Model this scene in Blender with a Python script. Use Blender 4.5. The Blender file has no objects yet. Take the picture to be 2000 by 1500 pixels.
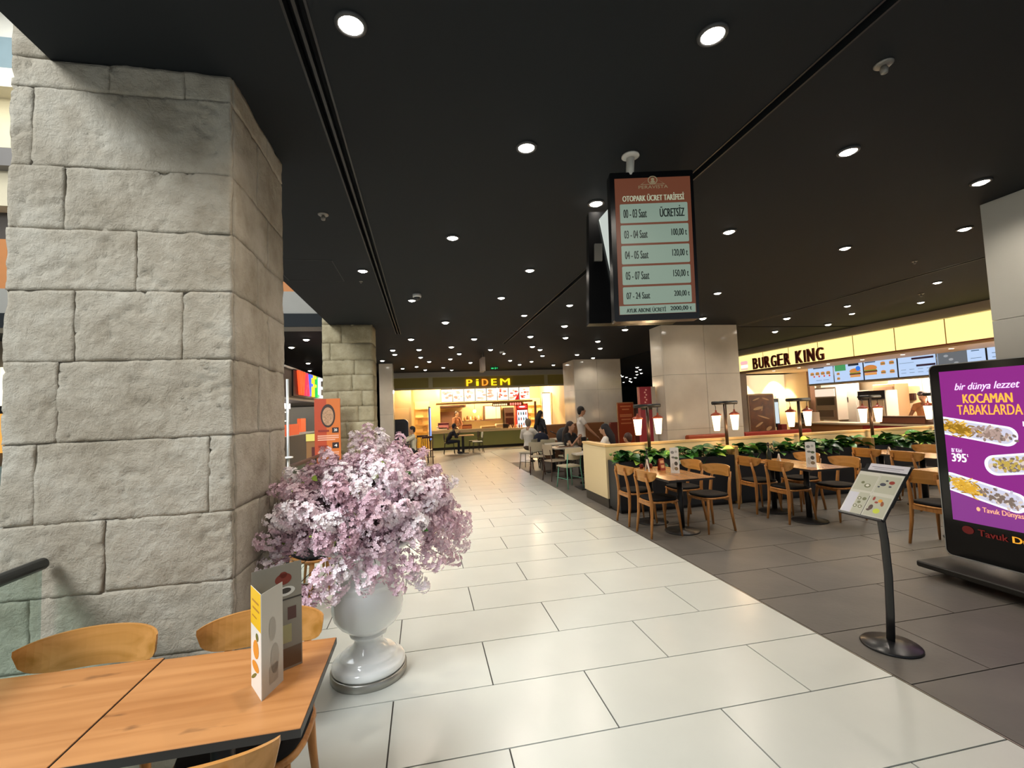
import bpy, bmesh, math, random
from math import sin, cos, pi, radians
from mathutils import Vector, Matrix, noise, Euler
S = bpy.context.scene
COL = S.collection
rnd = random.Random(7)

# ---------------------------------------------------------------- camera
cam_d = bpy.data.cameras.new('camera'); cam = bpy.data.objects.new('camera', cam_d); COL.objects.link(cam)
cam_d.sensor_width = 36.0; cam_d.lens = 881.0/2000.0*36.0; cam_d.clip_start = 0.05; cam_d.clip_end = 200
Yv = Vector((828-1000, -(810-750), -881)).normalized()
Zv = Vector((400-1000, 13900+750, -881)); Zv = (Zv - Yv*Zv.dot(Yv)).normalized()
Xv = Yv.cross(Zv)
cam.matrix_world = Matrix.Translation((0, 0, 1.65)) @ Matrix((Xv, Yv, Zv)).to_4x4()
S.camera = cam

# ---------------------------------------------------------------- light, world, exposure
S.view_settings.view_transform = 'Standard'; S.view_settings.look = 'None'
S.view_settings.gamma = 1.0; S.view_settings.use_curve_mapping = False
S.view_settings.exposure = 0.55
W = bpy.data.worlds.new('world'); S.world = W; W.use_nodes = True
bg = W.node_tree.nodes['Background']; bg.inputs[0].default_value = (0.86, 0.94, 1.0, 1); bg.inputs[1].default_value = 0.36

def area_light(name, loc, target, sx, sy, power, color):
    l = bpy.data.lights.new(name, 'AREA'); l.shape = 'RECTANGLE'; l.size = sx; l.size_y = sy
    l.energy = power; l.color = color
    o = bpy.data.objects.new(name, l); COL.objects.link(o); o.location = loc
    o.rotation_euler = (Vector(target)-Vector(loc)).to_track_quat('-Z', 'Y').to_euler()
    return o
def spot_light(name, loc, target, power, color, angle=100, blend=0.7, r=0.04):
    l = bpy.data.lights.new(name, 'SPOT'); l.energy = power; l.color = color
    l.spot_size = radians(angle); l.spot_blend = blend; l.shadow_soft_size = r
    o = bpy.data.objects.new(name, l); COL.objects.link(o); o.location = loc
    o.rotation_euler = (Vector(target)-Vector(loc)).to_track_quat('-Z', 'Y').to_euler()
    return o
def point_light(name, loc, power, color, r=0.05):
    l = bpy.data.lights.new(name, 'POINT'); l.energy = power; l.color = color; l.shadow_soft_size = r
    o = bpy.data.objects.new(name, l); COL.objects.link(o); o.location = loc
    return o
area_light('skylight', (-6.5, -3.5, 8.6), (-1.3, 2.6, 0.8), 3.2, 3.6, 1080, (0.93, 0.98, 1.0))
area_light('atrium_skylight', (-6, 5.5, 9.4), (-4, 5.5, 0), 6, 5, 350, (0.93, 0.98, 1.0))

# ---------------------------------------------------------------- materials
def lin(h):
    h = h.lstrip('#'); v = [int(h[i:i+2], 16)/255 for i in (0, 2, 4)]
    return tuple(x/12.92 if x <= 0.04045 else ((x+0.055)/1.055)**2.4 for x in v)+(1,)
MC = {}
def mat(name, col, rough=0.5, metal=0.0, emit=0.0, bump=0.0, bscale=40, var=0.0, vscale=6, spec=0.5, trans=0.0, coat=0.0, col2=None):
    if name in MC: return MC[name]
    m = bpy.data.materials.new(name); m.use_nodes = True; nt = m.node_tree; N = nt.nodes; K = nt.links
    b = N['Principled BSDF']; c = lin(col)
    b.inputs['Base Color'].default_value = c; b.inputs['Roughness'].default_value = rough
    b.inputs['Metallic'].default_value = metal; b.inputs['Specular IOR Level'].default_value = spec
    b.inputs['Transmission Weight'].default_value = trans; b.inputs['Coat Weight'].default_value = coat
    if emit: b.inputs['Base Color'].default_value = (c[0]*.2, c[1]*.2, c[2]*.2, 1); b.inputs['Emission Color'].default_value = c; b.inputs['Emission Strength'].default_value = emit
    if var or bump:
        tc = N.new('ShaderNodeTexCoord')
    if var:
        n = N.new('ShaderNodeTexNoise'); n.inputs['Scale'].default_value = vscale; n.inputs['Detail'].default_value = 6
        K.new(tc.outputs['Object'], n.inputs['Vector'])
        r = N.new('ShaderNodeValToRGB'); r.color_ramp.elements[0].position = 0.3; r.color_ramp.elements[1].position = 0.72
        c2 = lin(col2) if col2 else tuple(x*(1-var) for x in c[:3])+(1,)
        r.color_ramp.elements[0].color = c2; r.color_ramp.elements[1].color = c
        K.new(n.outputs['Fac'], r.inputs['Fac']); K.new(r.outputs['Color'], b.inputs['Base Color'])
    if bump:
        n = N.new('ShaderNodeTexNoise'); n.inputs['Scale'].default_value = bscale; n.inputs['Detail'].default_value = 8
        K.new(tc.outputs['Object'], n.inputs['Vector'])
        bp = N.new('ShaderNodeBump'); bp.inputs['Strength'].default_value = bump; bp.inputs['Distance'].default_value = 0.02
        K.new(n.outputs['Fac'], bp.inputs['Height']); K.new(bp.outputs['Normal'], b.inputs['Normal'])
    MC[name] = m; return m
def wood(name, c1, c2, axis=0, scale=1.0, rough=0.4, knots=False):
    if name in MC: return MC[name]
    m = bpy.data.materials.new(name); m.use_nodes = True; nt = m.node_tree; N = nt.nodes; K = nt.links
    b = N['Principled BSDF']; b.inputs['Roughness'].default_value = rough; b.inputs['Specular IOR Level'].default_value = 0.35
    tc = N.new('ShaderNodeTexCoord'); mp = N.new('ShaderNodeMapping'); sc = [14*scale]*3; sc[axis] = 0.9*scale
    mp.inputs['Scale'].default_value = sc; K.new(tc.outputs['Object'], mp.inputs['Vector'])
    n = N.new('ShaderNodeTexNoise'); n.inputs['Scale'].default_value = 1.6; n.inputs['Detail'].default_value = 8; n.inputs['Distortion'].default_value = 0.8
    K.new(mp.outputs['Vector'], n.inputs['Vector'])
    r = N.new('ShaderNodeValToRGB'); e = r.color_ramp.elements
    e[0].position = 0.30; e[0].color = lin(c2); e[1].position = 0.62; e[1].color = lin(c1)
    K.new(n.outputs['Fac'], r.inputs['Fac']); out = r.outputs['Color']
    if knots:
        mp2 = N.new('ShaderNodeMapping'); s2 = [16]*3; s2[axis] = 5; mp2.inputs['Scale'].default_value = s2
        K.new(tc.outputs['Object'], mp2.inputs['Vector'])
        v = N.new('ShaderNodeTexNoise'); v.inputs['Scale'].default_value = 1.1; v.inputs['Detail'].default_value = 3; K.new(mp2.outputs['Vector'], v.inputs['Vector'])
        r2 = N.new('ShaderNodeValToRGB'); r2.color_ramp.elements[0].position = 0.66; r2.color_ramp.elements[0].color = (0, 0, 0, 1)
        r2.color_ramp.elements[1].position = 0.80; r2.color_ramp.elements[1].color = (1, 1, 1, 1)
        K.new(v.outputs['Fac'], r2.inputs['Fac'])
        mx = N.new('ShaderNodeMix'); mx.data_type = 'RGBA'; K.new(r2.outputs['Color'], mx.inputs[0]); K.new(out, mx.inputs[6]); mx.inputs[7].default_value = lin('#5a3a22')
        out = mx.outputs[2]
    K.new(out, b.inputs['Base Color']); MC[name] = m; return m
def glass(name, col, alpha_mix=0.85, rough=0.02):
    # thin pane: mostly lets light straight through, with a glossy film
    if name in MC: return MC[name]
    m = bpy.data.materials.new(name); m.use_nodes = True; nt = m.node_tree; N = nt.nodes; K = nt.links
    N.remove(N['Principled BSDF']); out = N['Material Output']
    t = N.new('ShaderNodeBsdfTransparent'); t.inputs[0].default_value = lin(col)
    g = N.new('ShaderNodeBsdfGlossy'); g.inputs['Roughness'].default_value = rough
    mx = N.new('ShaderNodeMixShader'); mx.inputs[0].default_value = 1-alpha_mix
    K.new(t.outputs[0], mx.inputs[1]); K.new(g.outputs[0], mx.inputs[2]); K.new(mx.outputs[0], out.inputs[0])
    MC[name] = m; return m
def petal_mat(name, ca, cb, cc):
    m = bpy.data.materials.new(name); m.use_nodes = True; nt = m.node_tree; N = nt.nodes; K = nt.links
    b = N['Principled BSDF']; b.inputs['Roughness'].default_value = 0.7; b.inputs['Subsurface Weight'].default_value = 0.0
    oi = N.new('ShaderNodeObjectInfo'); tc = N.new('ShaderNodeTexCoord'); n = N.new('ShaderNodeTexNoise'); n.inputs['Scale'].default_value = 22
    K.new(tc.outputs['Object'], n.inputs['Vector'])
    ad = N.new('ShaderNodeMath'); ad.operation = 'ADD'; ad.inputs[1].default_value = 0; K.new(oi.outputs['Random'], ad.inputs[0]); K.new(n.outputs['Fac'], ad.inputs[1])
    hf = N.new('ShaderNodeMath'); hf.operation = 'MULTIPLY'; hf.inputs[1].default_value = 0.62; K.new(ad.outputs[0], hf.inputs[0])
    r = N.new('ShaderNodeValToRGB'); e = r.color_ramp.elements; e[0].position = 0.2; e[0].color = lin(ca); e[1].position = 0.85; e[1].color = lin(cc)
    q = e.new(0.5); q.color = lin(cb)
    K.new(hf.outputs[0], r.inputs['Fac']); K.new(r.outputs['Color'], b.inputs['Base Color']); MC[name] = m; return m

# ---------------------------------------------------------------- mesh helpers
class MB:
    """collects shapes; build() links them as ONE mesh object"""
    def __init__(s): s.v = []; s.f = []; s.sm = []
    def add(s, vs, fs, smooth=False, M=None):
        o = len(s.v)
        s.v += [tuple(M @ Vector(p)) if M else tuple(p) for p in vs]
        s.f += [tuple(i+o for i in f) for f in fs]; s.sm += [smooth]*len(fs); return s
    def box(s, a, b, M=None, ch=0.0):
        x0, x1 = sorted((a[0], b[0])); y0, y1 = sorted((a[1], b[1])); z0, z1 = sorted((a[2], b[2]))
        if ch and min(x1-x0, y1-y0, z1-z0) > 2.2*ch:
            vs = []
            for zz, k in ((z0, ch), (z0+ch, 0), (z1-ch, 0), (z1, ch)):
                d = ch if k == 0 else ch*1.6
                for (px, py, sx, sy) in ((x0, y0, 1, 1), (x1, y0, -1, 1), (x1, y1, -1, -1), (x0, y1, 1, -1)):
                    if k == 0:
                        pa = [(px, py+sy*d), (px+sx*d, py)]
                    else:
                        pa = [(px+sx*k*.6, py+sy*d), (px+sx*d, py+sy*k*.6)]
                    if (px, py) in ((x1, y0), (x0, y1)): pa.reverse()
                    vs += [(q[0], q[1], zz) for q in pa]
            fs = [tuple(range(7, -1, -1)), tuple(range(24, 32))]
            for l in range(3):
                for i in range(8):
                    j = (i+1) % 8; fs.append((l*8+i, l*8+j, l*8+8+j, l*8+8+i))
            return s.add(vs, fs, False, M)
        vs = [(x0, y0, z0), (x1, y0, z0), (x1, y1, z0), (x0, y1, z0), (x0, y0, z1), (x1, y0, z1), (x1, y1, z1), (x0, y1, z1)]
        return s.add(vs, [(0, 3, 2, 1), (4, 5, 6, 7), (0, 1, 5, 4), (1, 2, 6, 5), (2, 3, 7, 6), (3, 0, 4, 7)], False, M)
    def tube(s, pts, rs, n=10, M=None, cap=True, sq=None):
        pts = [Vector(p) for p in pts]
        if not hasattr(rs, '__len__'): rs = [rs]*len(pts)
        vs = []; up = None
        for i, p in enumerate(pts):
            t = (pts[min(i+1, len(pts)-1)]-pts[max(i-1, 0)]).normalized()
            if up is None:
                up = Vector((0, 0, 1)) if abs(t.z) < 0.9 else Vector((0, 1, 0))
            a = t.cross(up).normalized(); bb = a.cross(t).normalized(); up = bb
            for k in range(n):
                th = 2*pi*(k+(0.5 if n == 4 else 0))/n
                ra, rb = (rs[i], rs[i]) if sq is None else (rs[i]*sq[0], rs[i]*sq[1])
                vs.append(p+a*cos(th)*ra+bb*sin(th)*rb)
        fs = []
        for i in range(len(pts)-1):
            for k in range(n):
                j = (k+1) % n; fs.append((i*n+k, i*n+j, (i+1)*n+j, (i+1)*n+k))
        s.add(vs, fs, n > 5, M)
        if cap:
            o = len(s.v)-len(vs)
            s.f += [tuple(o+k for k in range(n-1, -1, -1)), tuple(o+(len(pts)-1)*n+k for k in range(n))]; s.sm += [False]*2
        return s
    def lathe(s, prof, c=(0, 0, 0), n=32, M=None, sx=1, sy=1, smooth=True):
        vs = []; fs = []
        for (r, z) in prof:
            for k in range(n):
                th = 2*pi*k/n; vs.append((c[0]+r*cos(th)*sx, c[1]+r*sin(th)*sy, c[2]+z))
        m = len(prof)
        for i in range(m-1):
            for k in range(n):
                j = (k+1) % n; fs.append((i*n+k, i*n+j, (i+1)*n+j, (i+1)*n+k))
        s.add(vs, fs, smooth, M); o = len(s.v)-len(vs)
        if prof[0][0] > 1e-4: s.f.append(tuple(o+k for k in range(n-1, -1, -1))); s.sm.append(False)
        if prof[-1][0] > 1e-4: s.f.append(tuple(o+(m-1)*n+k for k in range(n))); s.sm.append(False)
        return s
    def ball(s, c, r, n=12, m=8, M=None):
        r = r if hasattr(r, '__len__') else (r, r, r)
        vs = []; fs = []
        for i in range(m+1):
            ph = pi*i/m
            for k in range(n):
                th = 2*pi*k/n; q = max(sin(ph), 1e-3)
                vs.append((c[0]+r[0]*q*cos(th), c[1]+r[1]*q*sin(th), c[2]-r[2]*cos(ph)))
        for i in range(m):
            for k in range(n):
                j = (k+1) % n; fs.append((i*n+k, i*n+j, (i+1)*n+j, (i+1)*n+k))
        fs += [tuple(range(n-1, -1, -1)), tuple(m*n+k for k in range(n))]
        return s.add(vs, fs, True, M)
    def prism(s, poly, fr, d0, d1, smooth=False):
        """poly in (a,b) on frame fr, extruded from d0 to d1 along the frame's normal"""
        n = len(poly); vs = [fr.p(a, b, d0) for a, b in poly]+[fr.p(a, b, d1) for a, b in poly]
        fs = [tuple(range(n-1, -1, -1)), tuple(range(n, 2*n))]+[(i, (i+1) % n, n+(i+1) % n, n+i) for i in range(n)]
        return s.add(vs, fs, smooth)
    def mesh(s, name, m=None, off=None):
        me = bpy.data.meshes.new(name)
        vs = s.v if off is None else [(a-off[0], b-off[1], c-off[2]) for a, b, c in s.v]
        me.from_pydata(vs, [], s.f); me.polygons.foreach_set('use_smooth', s.sm)
        bm = bmesh.new(); bm.from_mesh(me); bmesh.ops.recalc_face_normals(bm, faces=bm.faces); bm.to_mesh(me); bm.free()
        if m: me.materials.append(m)
        me.update(); return me
    def build(s, name, m, parent=None, off=None):
        if parent is not None and off is None: off = parent.get('_o')
        o = bpy.data.objects.new(name, s.mesh(name, m, off)); COL.objects.link(o)
        if parent is not None: o.parent = parent
        if name in ('lettering', 'print', 'screen_image', 'stems', 'branches', 'emblem', 'hatch_frame', 'slot_frame', 'pictogram'): o['kind'] = 'stuff'
        return o
class FR:
    """flat frame: origin, right, up -> points; normal = right x up faces the viewer"""
    def __init__(s, o, u, v): s.o = Vector(o); s.u = Vector(u).normalized(); s.w = Vector(v).normalized(); s.n = s.u.cross(s.w).normalized()
    def p(s, a, b, c=0.0): return s.o+s.u*a+s.w*b+s.n*c
def rect(a0, b0, a1, b1): return [(a0, b0), (a1, b0), (a1, b1), (a0, b1)]
def rrect(a0, b0, a1, b1, r, n=5):
    out = []
    for (cx, cy, st) in ((a1-r, b0+r, -90), (a1-r, b1-r, 0), (a0+r, b1-r, 90), (a0+r, b0+r, 180)):
        for k in range(n+1):
            t = radians(st+90*k/n); out.append((cx+r*cos(t), cy+r*sin(t)))
    return out
def ell(a, b, ra, rb, n=20, rot=0.0):
    return [(a+ra*cos(2*pi*k/n)*cos(rot)-rb*sin(2*pi*k/n)*sin(rot), b+ra*cos(2*pi*k/n)*sin(rot)+rb*sin(2*pi*k/n)*cos(rot)) for k in range(n)]
FC = {}
def text_flat(txt, bold=0.0, shear=0.0):
    k = (txt, bold, shear)
    if k in FC: return FC[k]
    cu = bpy.data.curves.new('lettering', 'FONT'); cu.body = txt; cu.offset = bold; cu.shear = shear; cu.resolution_u = 3
    ob = bpy.data.objects.new('lettering', cu); me = bpy.data.meshes.new_from_object(ob)
    vs = [v.co.copy() for v in me.vertices]; fs = [tuple(p.vertices) for p in me.polygons]
    bpy.data.objects.remove(ob); bpy.data.meshes.remove(me); bpy.data.curves.remove(cu)
    x0 = min(v.x for v in vs); x1 = max(v.x for v in vs); y0 = min(v.y for v in vs); y1 = max(v.y for v in vs)
    FC[k] = ([((v.x-x0)/(x1-x0), (v.y-y0)/(y1-y0)) for v in vs], fs); return FC[k]
def text(mb, txt, fr, a0, b0, a1, b1, d, bold=0.0, shear=0.0, thick=0.0):
    if bold:
        e = min(bold*1.1, .03)*(b1-b0)*(3.0 if len(txt) < 8 else 1.6)
        e = min(e, (a1-a0)/len(txt)*.075)
        for q in (-1, 0, 1): text(mb, txt, fr, a0+e+q*e, b0, a1-e+q*e, b1, d+.0002*q, 0, shear, thick)
        return mb
    vs, fs = text_flat(txt, bold, shear)
    P = [(a0+u*(a1-a0), b0+v*(b1-b0)) for u, v in vs]
    mb.add([fr.p(a, b, d+thick) for a, b in P], fs)
    if thick:
        mb.add([fr.p(a, b, d) for a, b in P], [tuple(reversed(f)) for f in fs])
        from collections import Counter
        cnt = Counter()
        for f in fs:
            for i in range(len(f)): cnt[frozenset((f[i], f[(i+1) % len(f)]))] += 1
        o = len(mb.v); n = len(P)
        for f in fs:
            for i in range(len(f)):
                a, b = f[i], f[(i+1) % len(f)]
                if cnt[frozenset((a, b))] == 1:
                    mb.f.append((o-2*n+a, o-n+a, o-n+b, o-2*n+b)); mb.sm.append(False)
    return mb
def flat(mb, fr, polys, d):
    for p in polys: mb.add([fr.p(a, b, d) for a, b in p], [tuple(range(len(p)))])
    return mb

def thing(name, label, cat, loc=(0, 0, 0), rz=0.0, group=None, world=False):
    """Empty at the thing's base; with world=True its parts are given in world coordinates"""
    o = bpy.data.objects.new(name, None); COL.objects.link(o); o.location = loc; o.rotation_euler = (0, 0, rz)
    o.empty_display_size = 0.1
    o['label'] = label; o['category'] = cat
    if group: o['group'] = group
    if world: o['_o'] = list(loc)
    return o
def tag(o, label, cat, group=None, kind=None):
    o['label'] = label; o['category'] = cat
    if group: o['group'] = group
    if kind: o['kind'] = kind
    return o
def struct(o): o['kind'] = 'structure'; return o
def sroot(name, loc=(0, 0, 0)):
    o = bpy.data.objects.new(name, None); COL.objects.link(o); o.location = loc; o['kind'] = 'structure'; o['_o'] = list(loc); return o
def copy_tree(root, loc, rz, label, group=None):
    r = root.copy(); COL.objects.link(r); r.location = loc; r.rotation_euler = (0, 0, rz); r['label'] = label
    if group: r['group'] = group
    for ch in KIDS[root.name]:
        c = ch.copy(); COL.objects.link(c); c.parent = r
        for g in KIDS.get(ch.name, []):
            d = g.copy(); COL.objects.link(d); d.parent = c
    return r
KIDS = {}
def index_kids():
    KIDS.clear()
    for o in bpy.data.objects:
        if o.parent: KIDS.setdefault(o.parent.name, []).append(o)

H = 3.403     # height of the dark ceiling
# ================================================================= SETTING
M_tile = mat('pale_tile', '#c6c8c1', rough=0.26, var=0.09, vscale=1.3, spec=0.5, bump=0.02, bscale=3)
M_dark = mat('dark_tile', '#625d57', rough=0.5, var=0.3, vscale=2.2, bump=0.06, bscale=30)
M_grout = mat('grout', '#3c3a36', rough=0.9)
M_ceil = mat('ceiling_paint', '#171b1e', rough=0.8, spec=.3, var=0.1, vscale=0.5)
M_black = mat('black_metal', '#0c0c0d', rough=0.45)
M_satin = mat('satin_black', '#17181b', rough=0.3)
M_greypaint = mat('grey_paint', '#8e8a82', rough=0.7)
M_steel = mat('brushed_steel', '#a9a7a0', rough=0.35, metal=0.9)
M_marble = mat('pale_marble', '#e4dac9', rough=0.12, var=0.14, vscale=1.5, col2='#cfc4b3', spec=0.5)
M_white = mat('white_paint', '#d8d4ca', rough=0.6)
M_cream = mat('cream_paint', '#d9c69c', rough=0.55)

fl = sroot('floor')
MB().box((-8, 9.1, -0.20), (30, 37, -0.006)).box((-1.69, -4, -0.20), (30, 9.1, -0.006)).build('subfloor', M_grout, fl)
# pale tiles, laid in staggered rows
XR = 2.672; LT = 1.163; DT = 0.53; G = 0.004
tiles = {}
def tile_piece(name, w, d, m):
    k = (name, round(w, 3), round(d, 3))
    if k not in tiles: tiles[k] = MB().box((0, 0, -0.012), (w, d, 0.0), ch=0.0).mesh(name, m)
    return tiles[k]
def lay(x0, x1, y0, y1, name, m):
    if x1-x0 < 0.03: return
    o = bpy.data.objects.new(name, tile_piece(name, x1-x0-2*G, y1-y0-2*G, m)); COL.objects.link(o); o.location = (x0+G, y0+G, 0); o.parent = fl
y = 2.29-4*DT; k = -4
while y < 19.5:
    off = 0.9425 if k % 2 == 0 else 0.365
    x = off-LT*6
    while x < XR:
        a = max(x, -1.69 if y < 9.0 else -4.0); b = min(x+LT, XR)
        if b > a: lay(a, b, y, y+DT, 'floor_tile', M_tile)
        x += LT
    y += DT; k += 1
# dark tiles under the seating to the right
DX = 1.2; DY = 0.6
for j in range(0, 12):
    y0 = 0.4+DY*j; x = XR-(0.6 if j % 2 else 0)
    while x < 9.4:
        lay(max(x, XR+0.012), x+DX, y0, y0+DY, 'dark_floor_tile', M_dark); x += DX
MB().box((XR+0.012, 7.6, -0.012), (9.6, 14.4, 0)).box((9.6, -3, -0.012), (16, 14.4, 0)).box((XR+.012, -3, -.012), (9.6, 0.4, 0)).build('dark_floor_field', M_dark, fl)
MB().box((XR+G, 14.4+G, -0.012), (30, 19.44, 0)).box((-8, 19.9, -0.012), (30, 37, -0.001)).box((-8, 9.1, -0.012), (-4.1, 19.4, 0)).box((-1.69, -4, -0.012), (XR, 0.16, 0)).build('far_pale_floor', M_tile, fl)
MB().box((XR, -3, -0.012), (XR+0.008, 14.4, 0.0012)).build('edge_strip', mat('edge_strip', '#8d867a', rough=0.3, metal=0.6), fl)
# grey floor patch before the far shop, one slanting edge
o = MB().add([(-3.5, 15.0, 0.002), (0.05, 15.0, 0.002), (3.67, 20.06, 0.002), (-3.5, 20.06, 0.002)], [(0, 1, 2, 3)]).build('grey_floor_patch', M_dark, fl)
# atrium lower level
struct(MB().box((-16, -10, -4.2), (-1.69, 9.1, -4)).build('floor', M_tile))
struct(MB().box((-1.72, -4, -0.35), (-1.69, 9.1, -0.002)).build('trim_1', M_greypaint))

# ceiling: slabs with real slots between them
ce = sroot('ceiling', (0, 0, H))
S1 = (-0.545, -0.435); S2 = (2.05, 2.13); S3 = (7.17, 7.27)
cb = MB()
for (a, b, y0, y1) in ((-1.69, S1[0], -1.6, 9.9), (S1[1], S2[0], -1.6, 9.9), (-8, S2[0], 9.9, 19.0), (S2[1], S3[0], -1.6, 19.0), (S2[0], S2[1], 11.4, 19.0), (S3[1], 12.5, -1.6, 9.2), (S3[0], S3[1], 9.2, 9.3), (S3[1], 30, 9.3, 19.0), (-8, 30, 19.0, 37), (-8, -1.69, 9.02, 9.9)):
    cb.box((a, y0, H), (b, y1, H+0.25))
cb.box((S1[0], -1.6, H+0.12), (S1[1], 9.9, H+0.25)).box((S2[0], -1.6, H+0.10), (S2[1], 11.4, H+0.25)).box((S3[0], -1.6, H+0.10), (S3[1], 9.2, H+.25))
cb.build('ceiling_panel', M_ceil, ce)
sl = MB()
for (a, b, y1) in ((S1[0], S1[1], 9.9), (S2[0], S2[1], 11.4), (S3[0], S3[1], 9.2)):
    sl.box((a, -1.6, H-0.004), (a+0.012, y1, H+0.05)).box((b-0.012, -1.6, H-0.004), (b, y1, H+0.05))
    if b-a > 0.1: sl.box(((a+b)/2-0.008, -1.6, H-0.004), ((a+b)/2+0.008, y1, H+0.05))
sl.build('slot_frame', mat('slot_frame', '#1c1e20', rough=0.4), ce)
# thin seam lines of access hatches
hb = MB()
for (x0, x1, y0, y1) in ((-1.55, -1.05, 2.9, 3.7), (-1.62, -0.95, 5.2, 6.0)):
    for e in ((x0, y0, x1, y0+.012), (x0, y1-.012, x1, y1), (x0, y0, x0+.012, y1), (x1-.012, y0, x1, y1)): hb.box((e[0], e[1], H-0.003), (e[2], e[3], H+0.01))
hb.build('hatch_frame', mat('hatch', '#15181a', rough=0.6), ce)

# walls of the atrium beyond the slab edge (storeys above the walkway)
at = sroot('wall_atrium', (-9, 9.05, 0))
for (z0, z1, c, nm, dy) in ((3.40, 4.08, '#8a8780', 'grey_fascia', 0), (4.08, 5.03, '#b0713c', 'wood_fascia', .25), (5.03, 5.61, '#4a443e', 'dark_band', .5), (5.61, 6.24, '#c9bda2', 'cream_band', .2), (6.24, 6.56, '#6f6a66', 'grey_band', 0), (6.56, 7.66, '#e3d3ac', 'cream_wall', .35), (7.66, 8.0, '#d8cdb2', 'pale_cornice', 0), (8.0, 8.64, '#6e7f83', 'blue_grey_frieze', .1), (8.64, 11, '#cfc9bb', 'upper_wall', .2)):
    MB().box((-15, 9.05+dy, z0), (-1.75 if z1 < 5.1 else 4, 9.5+dy, z1)).build(nm, mat('atrium_'+nm, c, rough=0.7, var=.06), at)
struct(MB().box((-16.2, -10, -4), (-16, 9.5, 11)).build('wall_left', mat('atrium_left', '#b9b0a0', rough=.7)))
struct(MB().box((-1.69, -1.6, H+0.25), (-1.5, 9.0, 11)).build('wall_above', M_greypaint))
# far walls
struct(MB().box((-8, 36.8, 0), (30, 37, H)).build('wall_back', mat('dark_far_wall', '#34342f', rough=.8)))
struct(MB().box((-8.2, 9.5, 0), (-8, 37, H)).build('wall_far_left', mat('far_left_wall', '#7e766c', rough=.8)))
struct(MB().box((30, 14, 0), (30.2, 37, H)).build('wall_right', mat('right_wall', '#5d574f', rough=.8)))

# ---- stone columns
def stone_mat(name, c1, c2, c3):
    m = bpy.data.materials.new(name); m.use_nodes = True; nt = m.node_tree; N = nt.nodes; K = nt.links
    b = N['Principled BSDF']; b.inputs['Roughness'].default_value = 0.9; b.inputs['Specular IOR Level'].default_value = 0.2
    g = N.new('ShaderNodeNewGeometry')
    n = N.new('ShaderNodeTexNoise'); n.inputs['Scale'].default_value = 3.5; n.inputs['Detail'].default_value = 9; n.inputs['Roughness'].default_value = .65
    K.new(g.outputs['Position'], n.inputs['Vector'])
    r = N.new('ShaderNodeValToRGB'); e = r.color_ramp.elements; e[0].position = .32; e[0].color = lin(c2); e[1].position = .68; e[1].color = lin(c1); q = e.new(.5); q.color = lin(c3)
    K.new(n.outputs['Fac'], r.inputs['Fac']); K.new(r.outputs['Color'], b.inputs['Base Color'])
    n2 = N.new('ShaderNodeTexNoise'); n2.inputs['Scale'].default_value = 24; n2.inputs['Detail'].default_value = 12; n2.inputs['Roughness'].default_value = .68; n2.inputs['Distortion'].default_value = .25
    K.new(g.outputs['Position'], n2.inputs['Vector'])
    v = N.new('ShaderNodeTexVoronoi'); v.feature = 'DISTANCE_TO_EDGE'; v.inputs['Scale'].default_value = 5.5
    n3 = N.new('ShaderNodeTexNoise'); n3.inputs['Scale'].default_value = 6; n3.inputs['Detail'].default_value = 6
    K.new(g.outputs['Position'], n3.inputs['Vector'])
    ad = N.new('ShaderNodeVectorMath'); ad.operation = 'MULTIPLY_ADD'; ad.inputs[1].default_value = (.35, .35, .35)
    K.new(n3.outputs['Color'], ad.inputs[0]); K.new(g.outputs['Position'], ad.inputs[2]); K.new(ad.outputs[0], v.inputs['Vector'])
    cr = N.new('ShaderNodeMapRange'); cr.inputs[1].default_value = 0; cr.inputs[2].default_value = .02; cr.inputs[3].default_value = -.05; cr.inputs[4].default_value = 0
    K.new(v.outputs['Distance'], cr.inputs[0])
    sm = N.new('ShaderNodeMath'); sm.operation = 'ADD'; K.new(n2.outputs['Fac'], sm.inputs[0]); K.new(cr.outputs[0], sm.inputs[1])
    bp = N.new('ShaderNodeBump'); bp.inputs['Strength'].default_value = .85; bp.inputs['Distance'].default_value = .022
    K.new(sm.outputs[0], bp.inputs['Height']); K.new(bp.outputs['Normal'], b.inputs['Normal'])
    MC[name] = m; return m
M_stone = stone_mat('limestone', '#b9b2a4', '#958b7a', '#aba292')
M_stone2 = stone_mat('tan_limestone', '#b4a88c', '#8f8367', '#a3977a')
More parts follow.
